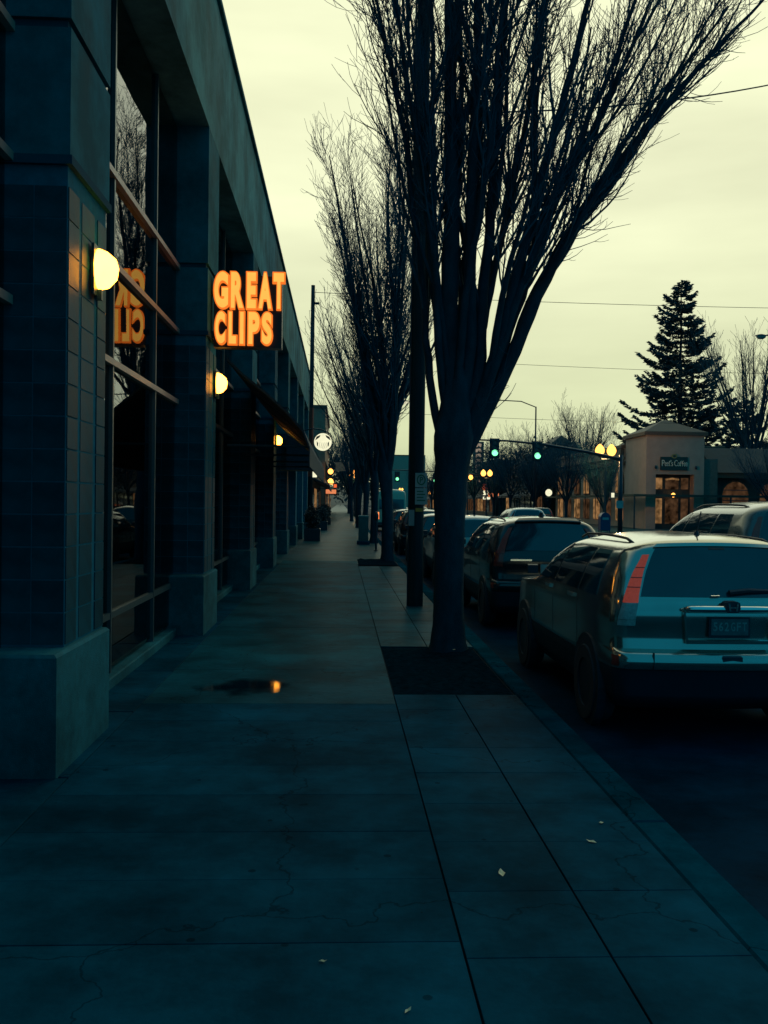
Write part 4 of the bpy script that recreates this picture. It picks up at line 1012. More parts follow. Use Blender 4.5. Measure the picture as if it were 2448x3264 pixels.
def car(name, label, cat, cfg, loc, paint, rz=0.0, kind='suv', tails=LENSR, rails=True, group=None, wr=0.34, detail=0, tail_lit=False):
    t = thing(name, label, cat, loc, rz, group); S = Shell(cfg); k = cfg[-1][0] / 1.655
    H = cfg[-1][0]
    lo = 0.585 if kind == 'suv' else 0.42
    b = S.loft(lo, H, 10).build('body', paint, t); smooth_edges(b, 38)
    b = S.loft(cfg[0][0], lo, 6, capt=False).build('lower_cladding', PLAST, t); smooth_edges(b, 38)
    L = cfg[3][2]
    wy = (0.86, L - 0.92) if kind != 'van' else (1.0, L - 1.0)
    wmax = max(c[3] for c in cfg)
    for yy in wy:
        for sg in (-1, 1):
            MB().disc_x(sg*(wmax - 0.06), sg*(wmax + 0.012), yy, wr + 0.02, wr + 0.07, 26).build('wheel_arch', PLAST, t)
            wheel(t, sg*(wmax - 0.075), yy, wr, sg)
    if kind == 'suv':
        rb, rt = 1.165*k, 1.555*k
        S_ = lambda z: (z - rb) / (rt - rb)
        rw = S.patch(rb, rt, lambda z: -(0.93 - 0.02*S_(z)), lambda z: 0.93 - 0.02*S_(z), 0.006, 10, 16).build('rear_window', CARGL, t); smooth_edges(rw)
        for sg in (-1, 1):
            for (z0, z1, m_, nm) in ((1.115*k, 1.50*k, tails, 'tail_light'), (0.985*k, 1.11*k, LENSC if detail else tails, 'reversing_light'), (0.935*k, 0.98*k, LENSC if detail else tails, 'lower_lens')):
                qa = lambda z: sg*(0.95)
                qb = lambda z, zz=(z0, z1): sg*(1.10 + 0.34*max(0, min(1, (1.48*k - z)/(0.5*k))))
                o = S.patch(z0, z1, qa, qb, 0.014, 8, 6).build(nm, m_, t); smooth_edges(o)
            if detail:
                for zz in (1.225, 1.30, 1.385):
                    S.patch(zz, zz + 0.006, sg*0.95, sg*(1.10 + 0.34*(1.48 - zz)/0.5), 0.017, 1, 5).build('lens_rib', LENSD, t)
            # side windows: rear quarter, rear door, front door
            zl, zh = 1.125*k, 1.535*k
            for y0, y1, y0t, y1t, nm in ((0.62, 1.18, 0.72, 1.10, 'quarter_window'), (1.24, 2.12, 1.16, 1.98, 'side_window'), (2.18, 3.02, 2.04, 2.52, 'side_window')):
                f = lambda z, a=y0, b=y0t: sg*S.qy(z, (a + (b - a)*(z - zl)/(zh - zl))*L/4.53)
                g = lambda z, a=y1, b=y1t: sg*S.qy(z, (a + (b - a)*(z - zl)/(zh - zl))*L/4.53)
                o = S.patch(zl, zh, f, g, 0.005, 6, 6).build(nm, CARGL, t); smooth_edges(o)
            # door seams and handles
            for yy in (1.20, 2.15, 3.05):
                f = lambda z, a=yy: sg*S.qy(z, a*L/4.53 - 0.004); g = lambda z, a=yy: sg*S.qy(z, a*L/4.53 + 0.004)
                S.patch(0.62, 1.13*k, f, g, 0.0015, 6, 1).build('door_seam', PLAST, t)
            for yy in (1.32, 2.28):
                p = S.pt(1.06*k, sg*S.qy(1.06*k, yy*L/4.53))
                B(p.x - 0.02, p.x + 0.02, p.y, p.y + 0.2, p.z - 0.018, p.z + 0.018).build('door_handle', paint, t)
            mz = 1.16*k; my = 3.0*L/4.53; p = S.pt(mz, sg*S.qy(mz, my))
            mm = MB(); xs = (p.x + sg*0.02, p.x + sg*0.13)
            mm.prism_x([(my - 0.02, mz - 0.03), (my + 0.05, mz - 0.035), (my + 0.07, mz + 0.03), (my + 0.02, mz + 0.07), (my - 0.02, mz + 0.06)], min(xs), max(xs))
            mm.build('door_mirror', PLAST, t)
            o = S.patch(0.62*k, 0.70*k, sg*1.55, sg*1.95, 0.006, 3, 4).build('bumper_reflector', LENSD, t)
            if rails:
                P = []
                for yy in np.linspace(0.55, 2.25, 9):
                    u = (yy - 0.55)/1.7; P.append((sg*0.60, yy*L/4.53, 1.595*k + 0.035*math.sin(math.pi*min(1, max(0, u)))*0.6 + (0.004 if 0.05 < u < 0.95 else -0.03)))
                MB().tube(P, 0.013, 6).build('roof_rail', PLAST, t, smooth=True)
        # windscreen
        o = S.patch(1.13*k, 1.54*k, lambda z: 4.2, lambda z: 5.0, 0.005, 6, 6).build('windscreen', CARGL, t); smooth_edges(o)
        o = S.patch(1.13*k, 1.54*k, lambda z: -4.2, lambda z: -5.0, 0.005, 6, 6).build('windscreen', CARGL, t); smooth_edges(o)
        for sg in (-1, 1): o = S.patch(0.72*k, 0.9*k, sg*3.55, sg*4.35, 0.008, 4, 6).build('headlight', LENSC, t)
        # antenna
        ax = (0.0, 0.72*k, 1.63*k)
        an = MB().lathe([(0.035, -0.01), (0.03, 0.015), (0.012, 0.05)], 10, ax).build('antenna', PLAST, t)
        if detail: MB().tube([(ax[0], ax[1], ax[2] + 0.045), (ax[0] + 0.012, ax[1] - 0.06, ax[2] + 0.22)], [0.007, 0.005], 6).build('antenna_rod', PLAST, an)
    elif kind == 'sedan':
        for sg in (-1, 1):
            o = S.patch(.66*k*1.15, .84*k*1.15, sg*0.72, sg*1.9, 0.01, 4, 8).build('tail_light', tails, t)
            for y0, y1, y0t, y1t in ((1.15, 1.95, 1.5, 1.92), (2.0, 2.95, 1.98, 2.3)):
                zl, zh = 1.0*H/1.43, 1.32*H/1.43
                f = lambda z, a=y0, b=y0t: sg*S.qy(z, a + (b - a)*(z - zl)/(zh - zl)); g = lambda z, a=y1, b=y1t: sg*S.qy(z, a + (b - a)*(z - zl)/(zh - zl))
                o = S.patch(zl, zh, f, g, 0.006, 5, 5).build('side_window', CARGL, t)
            o = S.patch(.62*H/1.43, .76*H/1.43, sg*3.5, sg*4.4, 0.01, 4, 6).build('headlight', HEADL if detail else LENSC, t)
        o = S.patch(1.0*H/1.43, 1.33*H/1.43, -0.95, 0.95, 0.006, 5, 8).build('rear_window', CARGL, t); smooth_edges(o)
        for sg in (-1, 1): o = S.patch(.98*H/1.43, 1.33*H/1.43, sg*4.1, sg*5.0, 0.006, 5, 5).build('windscreen', CARGL, t)
        B(-0.17, 0.17, -0.025, 0.03, 0.6, 0.72).build('number_plate', SW, t)
    elif kind == 'van':
        for sg in (-1, 1):
            o = S.patch(.80, 1.25, sg*0.90, sg*1.8, 0.01, 4, 6).build('tail_light', tails, t)
            o = S.patch(1.35, 1.95, sg*S.qy(1.6, 3.2), sg*S.qy(1.6, 4.0), 0.006, 4, 4).build('side_window', CARGL, t)
            B(sg*0.06 if sg > 0 else -0.80, 0.80 if sg > 0 else -0.06, -0.008, 0.02, 1.45, 2.1).build('rear_window', CARGL, t)
        B(-0.004, 0.004, -0.004, 0.03, 0.5, 2.5).build('door_seam', PLAST, t)
        B(-0.9, 0.9, -0.08, 0.0, 0.45, 0.6).build('bumper', PLAST, t)
        for sg in (-1, 1): o = S.patch(1.35, 2.2, sg*4.1, sg*5.0, 0.006, 4, 5).build('windscreen', CARGL, t)
        B(-0.17, 0.17, -0.02, 0.03, 0.8, 0.92).build('number_plate', SW, t)
    return t, S

SILVER = mat('silver_paint', (0.52, 0.52, 0.47), 0.13, metal=0.88, var=0.05, bump=0, coat=0.0)
DARKP  = mat('dark_blue_paint', (0.012, 0.022, 0.032), 0.22, metal=0.2, var=0.05, bump=0, coat=0.8)
CHARC  = mat('charcoal_paint', (0.03, 0.042, 0.05), 0.25, metal=0.4, var=0.05, bump=0, coat=0.8)
WHITEP = mat('white_paint', (0.55, 0.57, 0.54), 0.3, var=0.05, bump=0, coat=0.5)
BEIGEP = mat('beige_paint', (0.70, 0.62, 0.45), 0.4, var=0.08, bump=0, coat=0.3)
GREYP  = mat('grey_paint', (0.10, 0.13, 0.14), 0.28, metal=0.4, var=0.05, bump=0, coat=0.7)
ZR_ = -0.146
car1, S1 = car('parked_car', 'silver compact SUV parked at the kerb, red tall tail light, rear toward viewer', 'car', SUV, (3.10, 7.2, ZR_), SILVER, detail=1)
# tailgate details of the near car
def c1(mb, name, m, sm=False):
    return mb.build(name, m, car1, smooth=sm)
m = MB(); pr = []
bar = c1(MB().tube([(-0.365, 0.02, 1.08), (-0.33, -0.012, 1.08), (-0.15, -0.02, 1.08), (0.15, -0.02, 1.08), (0.33, -0.012, 1.08), (0.365, 0.02, 1.08)], [0.018, 0.028, 0.029, 0.029, 0.028, 0.018], 10), 'chrome_bar', CHROME, True)
em = c1(MB().prism_y([(-0.042, 1.055), (0.042, 1.055), (0.06, 1.09), (0.054, 1.135), (0.035, 1.145), (-0.035, 1.145), (-0.054, 1.135), (-0.06, 1.09)], -0.055, 0.04), 'emblem', PLAST)
mm = MB()
for sg in (-1, 1): mm.prism_y([(sg*0.020, 1.070), (sg*0.032, 1.070), (sg*0.042, 1.132), (sg*0.028, 1.132)], -0.062, -0.0555)
mm.prism_y([(-0.021, 1.092), (0.021, 1.092), (0.024, 1.103), (-0.024, 1.103)], -0.0615, -0.0555)
mm.build('emblem_mark', CHROME, em)
# recessed plate pocket lip and plate
c1(B(-0.33, 0.33, 0.012, 0.05, 0.800, 0.835, 0.008), 'tailgate_lip', SILVER)
for sg in (-1, 1): c1(MB().prism_y([(sg*0.33, 0.80), (sg*0.345, 0.80), (sg*0.37, 1.05), (sg*0.355, 1.05)], 0.012, 0.05), 'tailgate_lip', SILVER)
pf = c1(B(-0.165, 0.165, 0.010, 0.05, 0.850, 1.015), 'plate_frame', PLAST)
B(-0.15, 0.15, 0.004, 0.0099, 0.872, 1.002).build('number_plate', mat('plate', (0.10, 0.15, 0.17), 0.4, var=0.3, scale=20), pf)
PLTX = mat('plate_text', (0.28, 0.34, 0.34), 0.5)
for k, ch in enumerate('562GFT'):
    x = -0.135 + k*0.046 + (0.006 if k > 2 else 0); glyph(ch, PLTX, 'character', pf, x, x + 0.034, 0.905, 0.975, 0.0015, 0.002, 0.02)
for k, ch in enumerate('CR-V'):
    x = -0.60 + k*0.045; hh = 0.010 if ch == '-' else 0.022
    glyph(ch, CHROME, 'badge_letter', car1, x, x + (0.02 if ch == '-' else 0.036), 1.035 - hh/2, 1.035 + hh/2, 0.062 + 0.02, 0.02, 0.03)
c1(B(-0.08, 0.08, -0.062, -0.02, 0.655, 0.715, 0.01), 'bumper_latch', PLAST)
for x in (-0.62, 0.62): c1(B(x - 0.002, x + 0.002, -0.042, -0.005, 0.60, 0.735), 'bumper_seam', PLAST)
c1(MB().tube([(0.02, 0.075, 1.205), (0.18, 0.085, 1.222), (0.38, 0.11, 1.215), (0.55, 0.125, 1.205)], [0.022, 0.02, 0.016, 0.012], 6), 'rear_wiper', PLAST)
c1(MB().tube([(-0.06, 0.07, 1.178), (-0.13, 0.07, 1.176)], 0.006, 5), 'hatch_catch', CHROME)
sp = S1.patch(1.558, 1.585, -0.95, 0.95, 0.016, 2, 14).build('roof_spoiler', SILVER, car1); smooth_edges(sp)
brk = S1.patch(1.535, 1.552, -0.12, 0.12, 0.010, 1, 4).build('high_brake_light', LENSD, car1)

car2, S2 = car('parked_car', 'dark SUV with roof rails parked in front of the silver one', 'car', scale_cfg(SUV, 0.99, 1.0, 1.03), (3.15, 13.6, ZR_), DARKP, tails=LENSD)
for sg in (-1, 1): pass
S2.patch(1.61, 1.645, -0.96, 0.96, 0.05, 2, 14).build('roof_spoiler', DARKP, car2)
pf2 = B(-0.17, 0.17, 0.02, 0.06, 0.86, 1.0).build('number_plate', SW, car2)
B(-0.62, -0.30, 0.03, 0.065, 1.05, 1.075).build('chrome_strip', CHROME, car2)
MB().prism_x([(0.78, 1.68), (1.0, 1.68), (0.80, 1.765), (0.77, 1.765)], -0.02, 0.02).build('shark_fin', PLAST, car2)
car('parked_car', 'pale hatchback parked beyond the dark SUV with roof rails', 'car', scale_cfg(SUV, 0.97, 0.95, 0.98), (3.05, 20.3, ZR_), WHITEP, tails=LENSD)
car('parked_car', 'charcoal hatchback parked beyond the pale one', 'car', scale_cfg(SUV, 0.97, 0.95, 0.96), (3.05, 26.6, ZR_), CHARC, tails=LENSD)
car('parked_car', 'dark blue hatchback parked level with the parking meter', 'car', scale_cfg(SUV, 0.98, 0.95, 1.0), (3.05, 33.0, ZR_), DARKP, tails=LENSD)
car('parked_car', 'black estate parked two places before the pale van', 'car', scale_cfg(SUV, 0.98, 1.0, 0.97), (3.0, 39.8, ZR_), DARKP, tails=LENSD)
car('sedan', 'pale sedan with lit tail lamps waiting just before the van', 'car', scale_cfg(SEDAN, 1, 1, 1.02), (4.9, 47.0, ZR_), WHITEP, kind='sedan', tails=TAILL)
car('delivery_van', 'tall pale van with bright tail lamps beyond the parked cars', 'van', VAN, (3.3, 60.0, ZR_), BEIGEP, kind='van', tails=TAILL)
car('moving_car', 'white tall hatchback driving away in the near lane', 'car', scale_cfg(SUV, 0.98, 0.95, 1.05), (8.2, 40.0, ZR_), WHITEP, tails=LENSD)
car('moving_car', 'dark grey SUV overtaking the parked silver car', 'car', scale_cfg(SUV, 1.03, 1.06, 1.19), (5.85, 11.0, ZR_), GREYP, tails=LENSD, wr=0.37)
car('sedan', 'silver sedan with orange front marker just ahead of grey SUV', 'car', scale_cfg(SEDAN, 1, 1, 1.06), (7.9, 16.6, ZR_), SILVER, kind='sedan', tails=LENSD, detail=1)
car('sedan', 'dark sedan with red tail lamps far down the near lane', 'car', scale_cfg(SEDAN, 1, 1, 1.05), (6.6, 56.0, ZR_), CHARC, kind='sedan', tails=TAILL)
car('parked_car', 'charcoal hatchback parked at the opposite kerb past the crossing', 'car', scale_cfg(SUV, 0.98, 0.95, 1.0), (15.4, 70.0, ZR_), CHARC, tails=LENSD)

# ================================================================== RIGHT-HAND CORNER SHOP
STUC = mat('tan_stucco', (0.50, 0.34, 0.26), 0.85, var=0.15, scale=1.2, bump=0.3)
BRICKT = mat('tan_brick', (0.55, 0.36, 0.26), 0.85, var=0.2, scale=2, bump=0.3)
TRIM = mat('brown_trim', (0.13, 0.085, 0.06), 0.7, var=0.2)
SLATE = mat('roof_slate', (0.045, 0.055, 0.055), 0.7, var=0.3, scale=2, bump=0.4)
DKWALL = mat('dark_wall', (0.045, 0.055, 0.055), 0.8, var=0.25, scale=1)
CANM = mat('canopy_green', (0.02, 0.06, 0.055), 0.6)
pk = thing('corner_coffee_shop', 'tan corner coffee shop with pyramid-roofed entrance tower and lit windows', 'building', (22.7, 68, 0))
def arch_poly(x0, x1, z0, z1, n=8):
    r = (x1 - x0) / 2; c = (x0 + x1) / 2
    return [(x0, z0), (x1, z0)] + [(c + r*math.cos(a), z1 - r + r*math.sin(a)) for a in np.linspace(0, math.pi, n)]
# tower (x 0..4.4)
B(0, 0.75, 0, 5, 0, 4.1).build('tower_pier', STUC, pk); B(3.65, 4.4, 0, 5, 0, 4.1).build('tower_pier', STUC, pk)
B(0, 4.4, 0, 5, 4.102, 7.0).build('tower_wall', STUC, pk)
B(-0.2, 4.6, -0.2, 5.2, 7.002, 7.3, 0.05).build('cornice', TRIM, pk)
m = MB().add([(-0.1, -0.1, 7.302), (4.5, -0.1, 7.302), (4.5, 5.1, 7.302), (-0.1, 5.1, 7.302), (2.2, 2.5, 8.4)], [(0, 1, 4), (1, 2, 4), (2, 3, 4), (3, 0, 4), (3, 2, 1, 0)])
m.build('pyramid_roof', SLATE, pk)
B(0.76, 3.64, 0.8, 0.9, 0, 4.1).build('entrance_wall', DKWALL, pk)
for x0, x1, mt_ in ((0.95, 1.5, WARMW), (1.75, 2.75, WARMD), (2.95, 3.5, WARMD)):
    B(x0, x1, 0.74, 0.79, 3.0, 3.85).build('transom_window', mt_, pk); B(x0, x1, 0.74, 0.79, 0.4, 2.3).build('door_pane', WARMD if x0 > 1 else WARMW, pk)
MB().tube([(1.75, 0.70, 3.72), (2.25, 0.68, 3.80), (2.75, 0.70, 3.72)], 0.07, 6).build('lit_tube', WARMW, pk)
for x in (0.7, 3.75): MB().lathe([(0.05, -0.12), (0.1, 0.0), (0.06, 0.14)], 8, (x, -0.12, 4.6)).build('tower_lamp', BLACK, pk)
g = MB().lathe([(0.05, -0.16), (0.17, -0.05), (0.17, 0.06), (0.05, 0.17)], 10, (2.2, 0.3, 2.55)).build('hanging_lamp', LAMPF, pk, smooth=True)
# sign
cf = thing('coffee_sign', 'dark green board lettered in cream with small emblem above coffee shop door', 'sign', (23.75, 67.95, 4.5))
B(0, 2.05, -0.08, 0.04, -0.10, 0.90, 0.02).build('board', mat('sign_dark_green', (0.012, 0.045, 0.045), 0.5), cf)
CREAM = mat('sign_cream', (0.85, 0.78, 0.60), 0.5)
xs = 0.09
for ch, w in zip("Peet's Coffee", [.21, .14, .14, .11, .06, .12, .08, .24, .16, .13, .13, .14, .14]):
    if ch != ' ':
        hz = (0.20, 0.66) if ch in "PC" else ((0.52, 0.66) if ch == "'" else ((0.20, 0.62) if ch in 'tf' else (0.20, 0.50)))
        glyph(ch, CREAM, 'letter', cf, xs, xs + w, hz[0], hz[1], -0.11, 0.028, 0.0)
    xs += w + 0.012
MB().prism_y([(1.02 + 0.22*math.cos(a), 0.95 + 0.17*math.sin(a)) for a in np.linspace(0, 2*math.pi, 14)[:-1]], -0.12, -0.085).build('emblem', mat('emblem_gold', (0.35, 0.26, 0.08), 0.5), cf)
MB().prism_y([(1.02 + 0.12*math.cos(a), 0.95 + 0.09*math.sin(a)) for a in np.linspace(0, 2*math.pi, 12)[:-1]], -0.13, -0.121).build('emblem_centre', mat('sign_dark_green', (0.012, 0.045, 0.045), 0.5), cf)
# street wing (receding) with arched lit windows facing the street
B(0.25, 8, 5.01, 30, 0, 5.6).build('street_wall', BRICKT, pk)
B(-0.25, 0.245, 5.21, 30.2, 5.0, 5.3, 0.03).build('cornice', TRIM, pk)
B(-0.05, 8, 5.21, 30, 5.602, 6.35).build('parapet', BRICKT, pk); B(-0.3, 8.2, 5.21, 30.2, 6.352, 6.6, 0.05).build('cornice', TRIM, pk)
B(-0.35, -0.051, 5.22, 5.7, 5.31, 6.3).build('scroll_bracket', TRIM, pk)
for k in range(7):
    y0 = 6.2 + k*3.4
    f = MB().prism_x([(y, z) for y, z in arch_poly(y0 - 0.12, y0 + 1.92, 2.7, 4.75)], 0.15, 0.24).build('window_surround', TRIM, pk)
    MB().prism_x(arch_poly(y0, y0 + 1.8, 2.8, 4.62), 0.10, 0.148).build('arched_pane', WARMW if k % 3 == 0 else WARMD, f)
    B(0.10, 0.24, y0 + 0.1, y0 + 1.7, 0.5, 2.3).build('shop_window', WARMW if k % 2 == 0 else WARMD, pk)
    B(0.04, 0.098, y0 + 0.88, y0 + 0.93, 0.5, 4.5).build('mullion', BLACK, pk)
# canopy round the corner at door height
B(-1.3, -0.36, -1.2, 28, 2.42, 2.58).build('canopy', CANM, pk); B(-0.36, 24, -1.2, -0.2, 2.42, 2.58).build('canopy', CANM, pk)
for x in (-1.2, 6, 12, 18): B(x - 0.05, x + 0.05, -1.15, -1.05, 0, 2.42).build('canopy_post', BLACK, pk)
# dark wing facing the cross street
B(5.6, 24, 1.2, 9, 0, 3.9).build('wing_wall', DKWALL, pk)
B(5.3, 24.3, 0.6, 9, 3.902, 4.3).build('eaves', TRIM, pk)
m = MB().prism_x([(0.4, 4.302), (9, 4.302), (9, 6.3), (3.0, 6.3)], 5.3, 24.3); m.build('wing_roof', SLATE, pk)
B(4.41, 5.6, 0.4, 5, 0, 5.3).build('link_wall', mat('pale_green_wall', (0.12, 0.15, 0.13), 0.8), pk)
for k, x in enumerate((6.3, 9.2, 12.3, 15.4, 18.5)):
    f = MB().prism_y(arch_poly(x - 0.1, x + 2.1, 0.5, 3.75), 1.12, 1.19).build('window_surround', TRIM, pk)
    MB().prism_y(arch_poly(x, x + 2.0, 0.6, 3.65), 1.08, 1.118).build('arched_pane', WARMD, f)
    for zz in (1.4, 2.2, 3.0): B(x, x + 2.0, 1.05, 1.079, zz - 0.03, zz + 0.03).build('glazing_bar', BLACK, f)

# ================================================================== FAR BUILDINGS
def shop_row(name, label, x0, x1, y0, y1, h, wallm, side=1, lit=0.5, roof=None, seed=0, awning=True, floors=1):
    """building whose street front is the plane x0 (side=1 faces -x) or x1 (side=-1 faces +x)"""
    rr = random.Random(seed)
    t = thing(name, label, 'building', (x0 if side == 1 else x1, y0, 0)); D = x1 - x0; L = y1 - y0; s = side
    def bx(a, b, c, d, e, f, nm, m, par=t):
        return B(min(a*s, b*s), max(a*s, b*s), c, d, e, f).build(nm, m, par)
    bx(0, D, 0, L, 0, h, 'wall', wallm)
    bx(-0.15, D, -0.1, L + 0.1, h + 0.002, h + 0.3, 'cornice', TRIM)
    n = max(1, int(L / 3.2)); st = L / n
    for k in range(n):
        a = k*st + 0.4; b = (k+1)*st - 0.4
        r = rr.random()
        f = bx(-0.06, -0.002, a - 0.08, b + 0.08, 0.4, 2.75, 'shop_window', BLACK)
        bx(-0.09, -0.062, a, b, 0.5, 2.65, 'pane', WARMW if r < lit * 0.4 else (WARMD if r < lit else CARGL), f)
        for fl in range(1, floors):
            z = 3.9 + (fl-1)*3.2
            f = bx(-0.06, -0.002, a + 0.4, b - 0.4, z, z + 1.7, 'window', TRIM)
            bx(-0.08, -0.062, a + 0.5, b - 0.5, z + 0.1, z + 1.6, 'pane', CARGL, f)
        if awning:
            m = MB().prism_y([(0, 3.3), (-1.2*s, 2.75), (-1.2*s, 2.5), (-1.15*s, 2.5), (-1.15*s, 2.7), (0, 3.2)], a - 0.2, b + 0.2); m.build('awning', AWN, t)
    if roof:
        MB().add([(0, 0, h+.302), (s*D, 0, h+.302), (s*D, L, h+.302), (0, L, h+.302), (s*D*0.5, L*0.3, h + roof), (s*D*0.5, L*0.7, h + roof)],
                 [(0, 1, 4), (1, 2, 5, 4), (2, 3, 5), (3, 0, 4, 5), (3, 2, 1, 0)]).build('hip_roof', SLATE, t)
    return t
BRK = mat('brown_brick', (0.34, 0.21, 0.15), 0.85, var=0.3, scale=1.5, bump=0.3)
shop_row('low_shop', 'low dark shop with awnings beside the brick building', -12, -1.9, 57, 86, 4.2, DKWALL, -1, 0.35, seed=2)
shop_row('brick_building', 'two-storey brown brick building beyond the low dark shop', -14, -1.55, 88, 112, 10.6, BRK, -1, 0.5, seed=3, floors=3)
shop_row('far_shop', 'dark shop beyond the brick building on the shop side', -12, -1.9, 116, 160, 6.0, DKWALL, -1, 0.5, seed=4, floors=2)
shop_row('far_shop', 'dark low shops beyond the coffee shop on the opposite pavement', 22.3, 34, 101, 124, 5.0, DKWALL, 1, 0.7, seed=5)
shop_row('far_shop', 'theatre building carrying the tall vertical sign', 23.2, 40, 140, 172, 8.2, DKWALL, 1, 0.8, seed=6)
shop_row('far_shop', 'grey shops beyond the theatre on the opposite pavement', 23, 40, 178, 260, 7.0, DKWALL, 1, 0.7, seed=7, floors=2)
shop_row('far_block', 'plain grey tall block far down the street', 17.5, 30, 330, 350, 18.5, mat('grey_block', (0.50, 0.38, 0.29), 0.9), 1, 0.1, seed=8, floors=4, awning=False)
shop_row('hip_roof_house', 'dark house with hipped roof behind the pavement trees', 22.5, 33, 112.5, 124, 6.2, DKWALL, 1, 0.0, roof=4.3, seed=9, awning=False)
shop_row('hip_roof_house', 'dark house with hipped roof just behind the coffee shop', 32.5, 43, 106, 120, 6.6, DKWALL, 1, 0.0, roof=4.6, seed=10, awning=False)

vs_ = thing('theatre_sign', 'tall pale vertical theatre sign with faded lettering on the opposite pavement', 'sign', (22.3, 150, 0))
B(-0.9, 0.85, -0.3, 0.3, 4.6, 11.8, 0.05).build('panel', mat('sign_panel', (0.16, 0.16, 0.14), 0.7, var=0.5, scale=3), vs_)
LETP = emis('theatre_lettering', (1.0, 0.80, 0.58), 0.30)
for k in range(8):
    z = 10.9 - k*0.84
    MB().prism_y([(-0.5, z), (-0.2, z + 0.05), (0.0, z + 0.3), (0.25, z + 0.02), (0.5, z + 0.1), (0.45, z + 0.55), (0.1, z + 0.62), (-0.45, z + 0.52)], -0.36, -0.305).build('lettering', LETP, vs_)
B(0.85, 1.1, -0.1, 0.1, 6, 6.2).build('bracket', BLACK, vs_); B(0.85, 1.1, -0.1, 0.1, 10, 10.2).build('bracket', BLACK, vs_)
REDL = emis('red_sign_light', (1.0, 0.16, 0.05), 0.9); ORL = emis('orange_sign_light', (1.0, 0.30, 0.12), 0.75)
mq = thing('marquee_sign', 'red and white lit marquee below the tall vertical sign', 'sign', (23.0, 145, 3.1))
B(-0.6, 0.6, -0.2, 0.2, 0, 0.72).build('white_face', WHITEL, mq); B(-0.7, 0.55, -0.2, 0.2, 0.722, 1.7).build('red_face', REDL, mq); B(0.61, 1.2, -0.1, 0.1, 0.3, 0.5).build('bracket', BLACK, mq)
def lit_box(label, x, y, z, w, h, m, cat='sign', bracket=None):
    t = thing('lit_sign', label, cat, (x, y, z))
    B(-w/2, w/2, -0.08, 0.08, 0, h, 0.02).build('sign_face', m, t); B(-w/2 - 0.04, w/2 + 0.04, 0.082, 0.16, -0.04, h + 0.04).build('housing', BLACK, t)
    if bracket: B(min(0, bracket), max(0, bracket), 0.10, 0.14, h + 0.04, h + 0.09).build('bracket', BLACK, t)
lit_box('orange lit sign on the far shops by the pavement trees', 21.9, 132, 2.7, 1.5, 0.55, ORL, bracket=0.5)
lit_box('wide pale yellow lit sign below the theatre lamps', 19.9, 170, 3.3, 2.2, 0.8, WHITEL, bracket=2.4)
lit_box('long orange lit sign hanging over the shop side pavement', -0.75, 70, 2.35, 0.78, 0.32, ORL, bracket=-1.2)
lit_box('small red lit sign above the long orange one', -0.45, 72, 2.85, 0.24, 0.26, REDL, bracket=-1.4)
lit_box('small white lit sign below the round coffee sign', -1.25, 44, 2.9, 0.2, 0.28, WHITEL, bracket=-0.5)
def wall_globe(label, x, y, z, r, m, dx):
    t = thing('wall_globe', label, 'lamp', (x, y, z), 0, 'small globe wall lamps')
    MB().lathe([(r*0.3, -r), (r*0.85, -r*0.55), (r, 0), (r*0.85, r*0.55), (r*0.3, r)], 12).build('globe', m, t, smooth=True)
    MB().tube([(0, 0, r*0.95), (dx*0.5, 0, r*1.5), (dx, 0, r*1.2)], 0.03, 5).build('bracket', BLACK, t)
wall_globe('white globe lamp on the far shops behind the white car', 21.4, 94.5, 2.95, 0.36, WHITEL, 1.2)
wall_globe('warm globe lamp under the low shop awnings', -1.45, 60, 3.55, 0.2, LAMPF, -0.5)
wall_globe('warm globe lamp on the brick building corner', -1.0, 87.5, 4.6, 0.26, LAMPF, -0.5)
wall_globe('lower warm globe lamp on the brick building corner', -1.0, 88.4, 3.7, 0.26, LAMPF, -0.5)
bn = thing('hanging_banner', 'pale banner hung across the end of the shop sidewalk', 'banner', (0.2, 116, 5.6))
B(-0.9, 0.9, 0, 0.04, 0, 1.1).build('cloth', mat('banner_cloth', (0.16, 0.22, 0.21), 0.8, var=0.4, scale=3), bn)
MB().tube([(-1.8, 0, 1.15), (0.95, 0, 1.15)], 0.03, 5).build('pole', BLACK, bn)

# far tree line closing the street
m = []; rg = np.random.default_rng(77)
for k in range(16000):
    x = rg.uniform(-260, 420); yy = rg.uniform(430, 560)
    H = 13 + 5*math.sin(x*0.021) + 3*math.sin(x*0.071 + 1) + 1.5*math.sin(x*0.23) + (yy - 430)*0.03
    z = rg.uniform(0, 1)**0.6 * H
    d = rg.normal(0, 1, 3); d /= np.linalg.norm(d); w = np.cross(d, rg.normal(0, 1, 3)); w /= np.linalg.norm(w); l = rg.uniform(1.0, 2.8)
    c = np.array([x, yy, z]); m.append([c - w*l*.4, c + d*l*.5, c + w*l*.4, c - d*l*.5])
V = np.array(m).reshape(-1, 3)
o = bpy.data.objects.new('far_tree_line', np_mesh('far_tree_line', V, np.arange(len(V)).reshape(-1, 4), LEAF, False)); col.objects.link(o)
tag(o, 'distant dark wooded ridge closing the end of the street', 'trees'); o['kind'] = 'stuff'
m = MB(); hx = np.linspace(-420, 620, 60)
rid = [9 + 5*math.sin(x*0.012) + 2.5*math.sin(x*0.043 + 2) + 1.2*math.sin(x*0.15) for x in hx]
vs = [(x, 570, -0.5) for x in hx] + [(x, 620, z) for x, z in zip(hx, rid)] + [(x, 760, -0.5) for x in hx]; q = len(hx)
m.add(vs, [(k, k+1, q+k+1, q+k) for k in range(q-1)] + [(q+k, q+k+1, 2*q+k+1, 2*q+k) for k in range(q-1)])
struct(m.build('hill', LEAF, smooth=True))
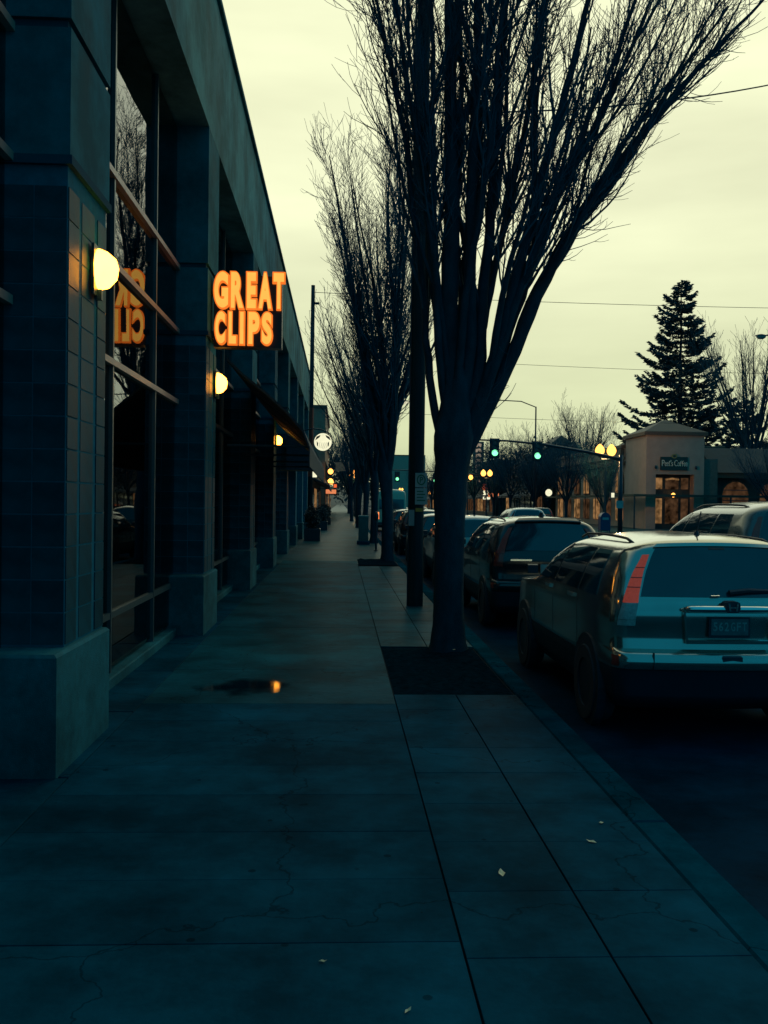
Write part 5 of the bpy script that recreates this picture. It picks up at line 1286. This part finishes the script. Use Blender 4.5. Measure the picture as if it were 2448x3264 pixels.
def planter(label, x, y, seed):
    t = thing('planter', label, 'planter', (x, y, 0))
    b = B(-0.35, 0.35, -0.6, 0.6, 0.0, 0.55, 0.02).build('box', BLACK, t)
    B(-0.31, 0.31, -0.56, 0.56, 0.551, 0.565).build('soil', SOIL, t)
    rg = np.random.default_rng(seed); n = 1800
    c = rg.normal(0, 1, (n, 3)); c /= np.linalg.norm(c, axis=1, keepdims=True); c *= rg.uniform(0.5, 1, (n, 1)); c = c * np.array([0.36, 0.58, 0.5]) + np.array([0, 0, 1.0]); c[:, 2] += 0.12 * np.sin(c[:, 1] * 9)
    d = rg.normal(0, 1, (n, 3)); d /= np.linalg.norm(d, axis=1, keepdims=True); w = np.cross(d, rg.normal(0, 1, (n, 3))); w /= np.linalg.norm(w, axis=1, keepdims=True); l = rg.uniform(0.06, 0.14, (n, 1))
    V = np.stack([c, c + d*l*.5 - w*l*.3, c + d*l, c + d*l*.5 + w*l*.3], 1).reshape(-1, 3)
    inst('shrub', np_mesh('shrub', V, np.arange(len(V)).reshape(-1, 4), LEAF, False), t)
planter('dark planter with clipped shrub below the round coffee sign', -1.25, 41.5, 91)
planter('dark planter with clipped shrub by the thin dark pole', -1.15, 56.5, 92)
planter('dark planter with clipped shrub under the long orange sign', -1.1, 71.0, 93)
for k, (x, yy, lab) in enumerate([(5.6, 84, 'dark sedan with red lamps queued beyond the pale van'), (8.6, 98, 'dark sedan with red lamps in the next lane beyond the first signals'),
                                  (5.4, 128, 'dark sedan with red lamps past the second signals'), (8.4, 165, 'dark sedan with red lamps farthest down the street')]):
    car('sedan', lab, 'car', scale_cfg(SEDAN, 1, 1, 1.05), (x, yy, ZR_), CHARC, kind='sedan', tails=TAILL)
wall_globe('warm globe lamp on the dark shop beyond the brick building', -1.2, 118, 4.2, 0.26, LAMPF, -0.7)
wall_globe('small white globe lamp over the far shop door beyond the brick building', -1.2, 126, 3.0, 0.22, WHITEL, -0.7)
wall_globe('warm globe lamp on the grey shops beyond the theatre', 22.2, 186, 3.9, 0.36, LAMPF, 0.8)
wall_globe('small warm globe lamp at the far end of the grey shops', 22.2, 232, 4.2, 0.36, LAMPF, 0.8)
lit_box('small yellow lit sign below the marquee on the theatre front', 22.4, 141.5, 2.4, 1.1, 0.4, WHITEL, bracket=0.8)
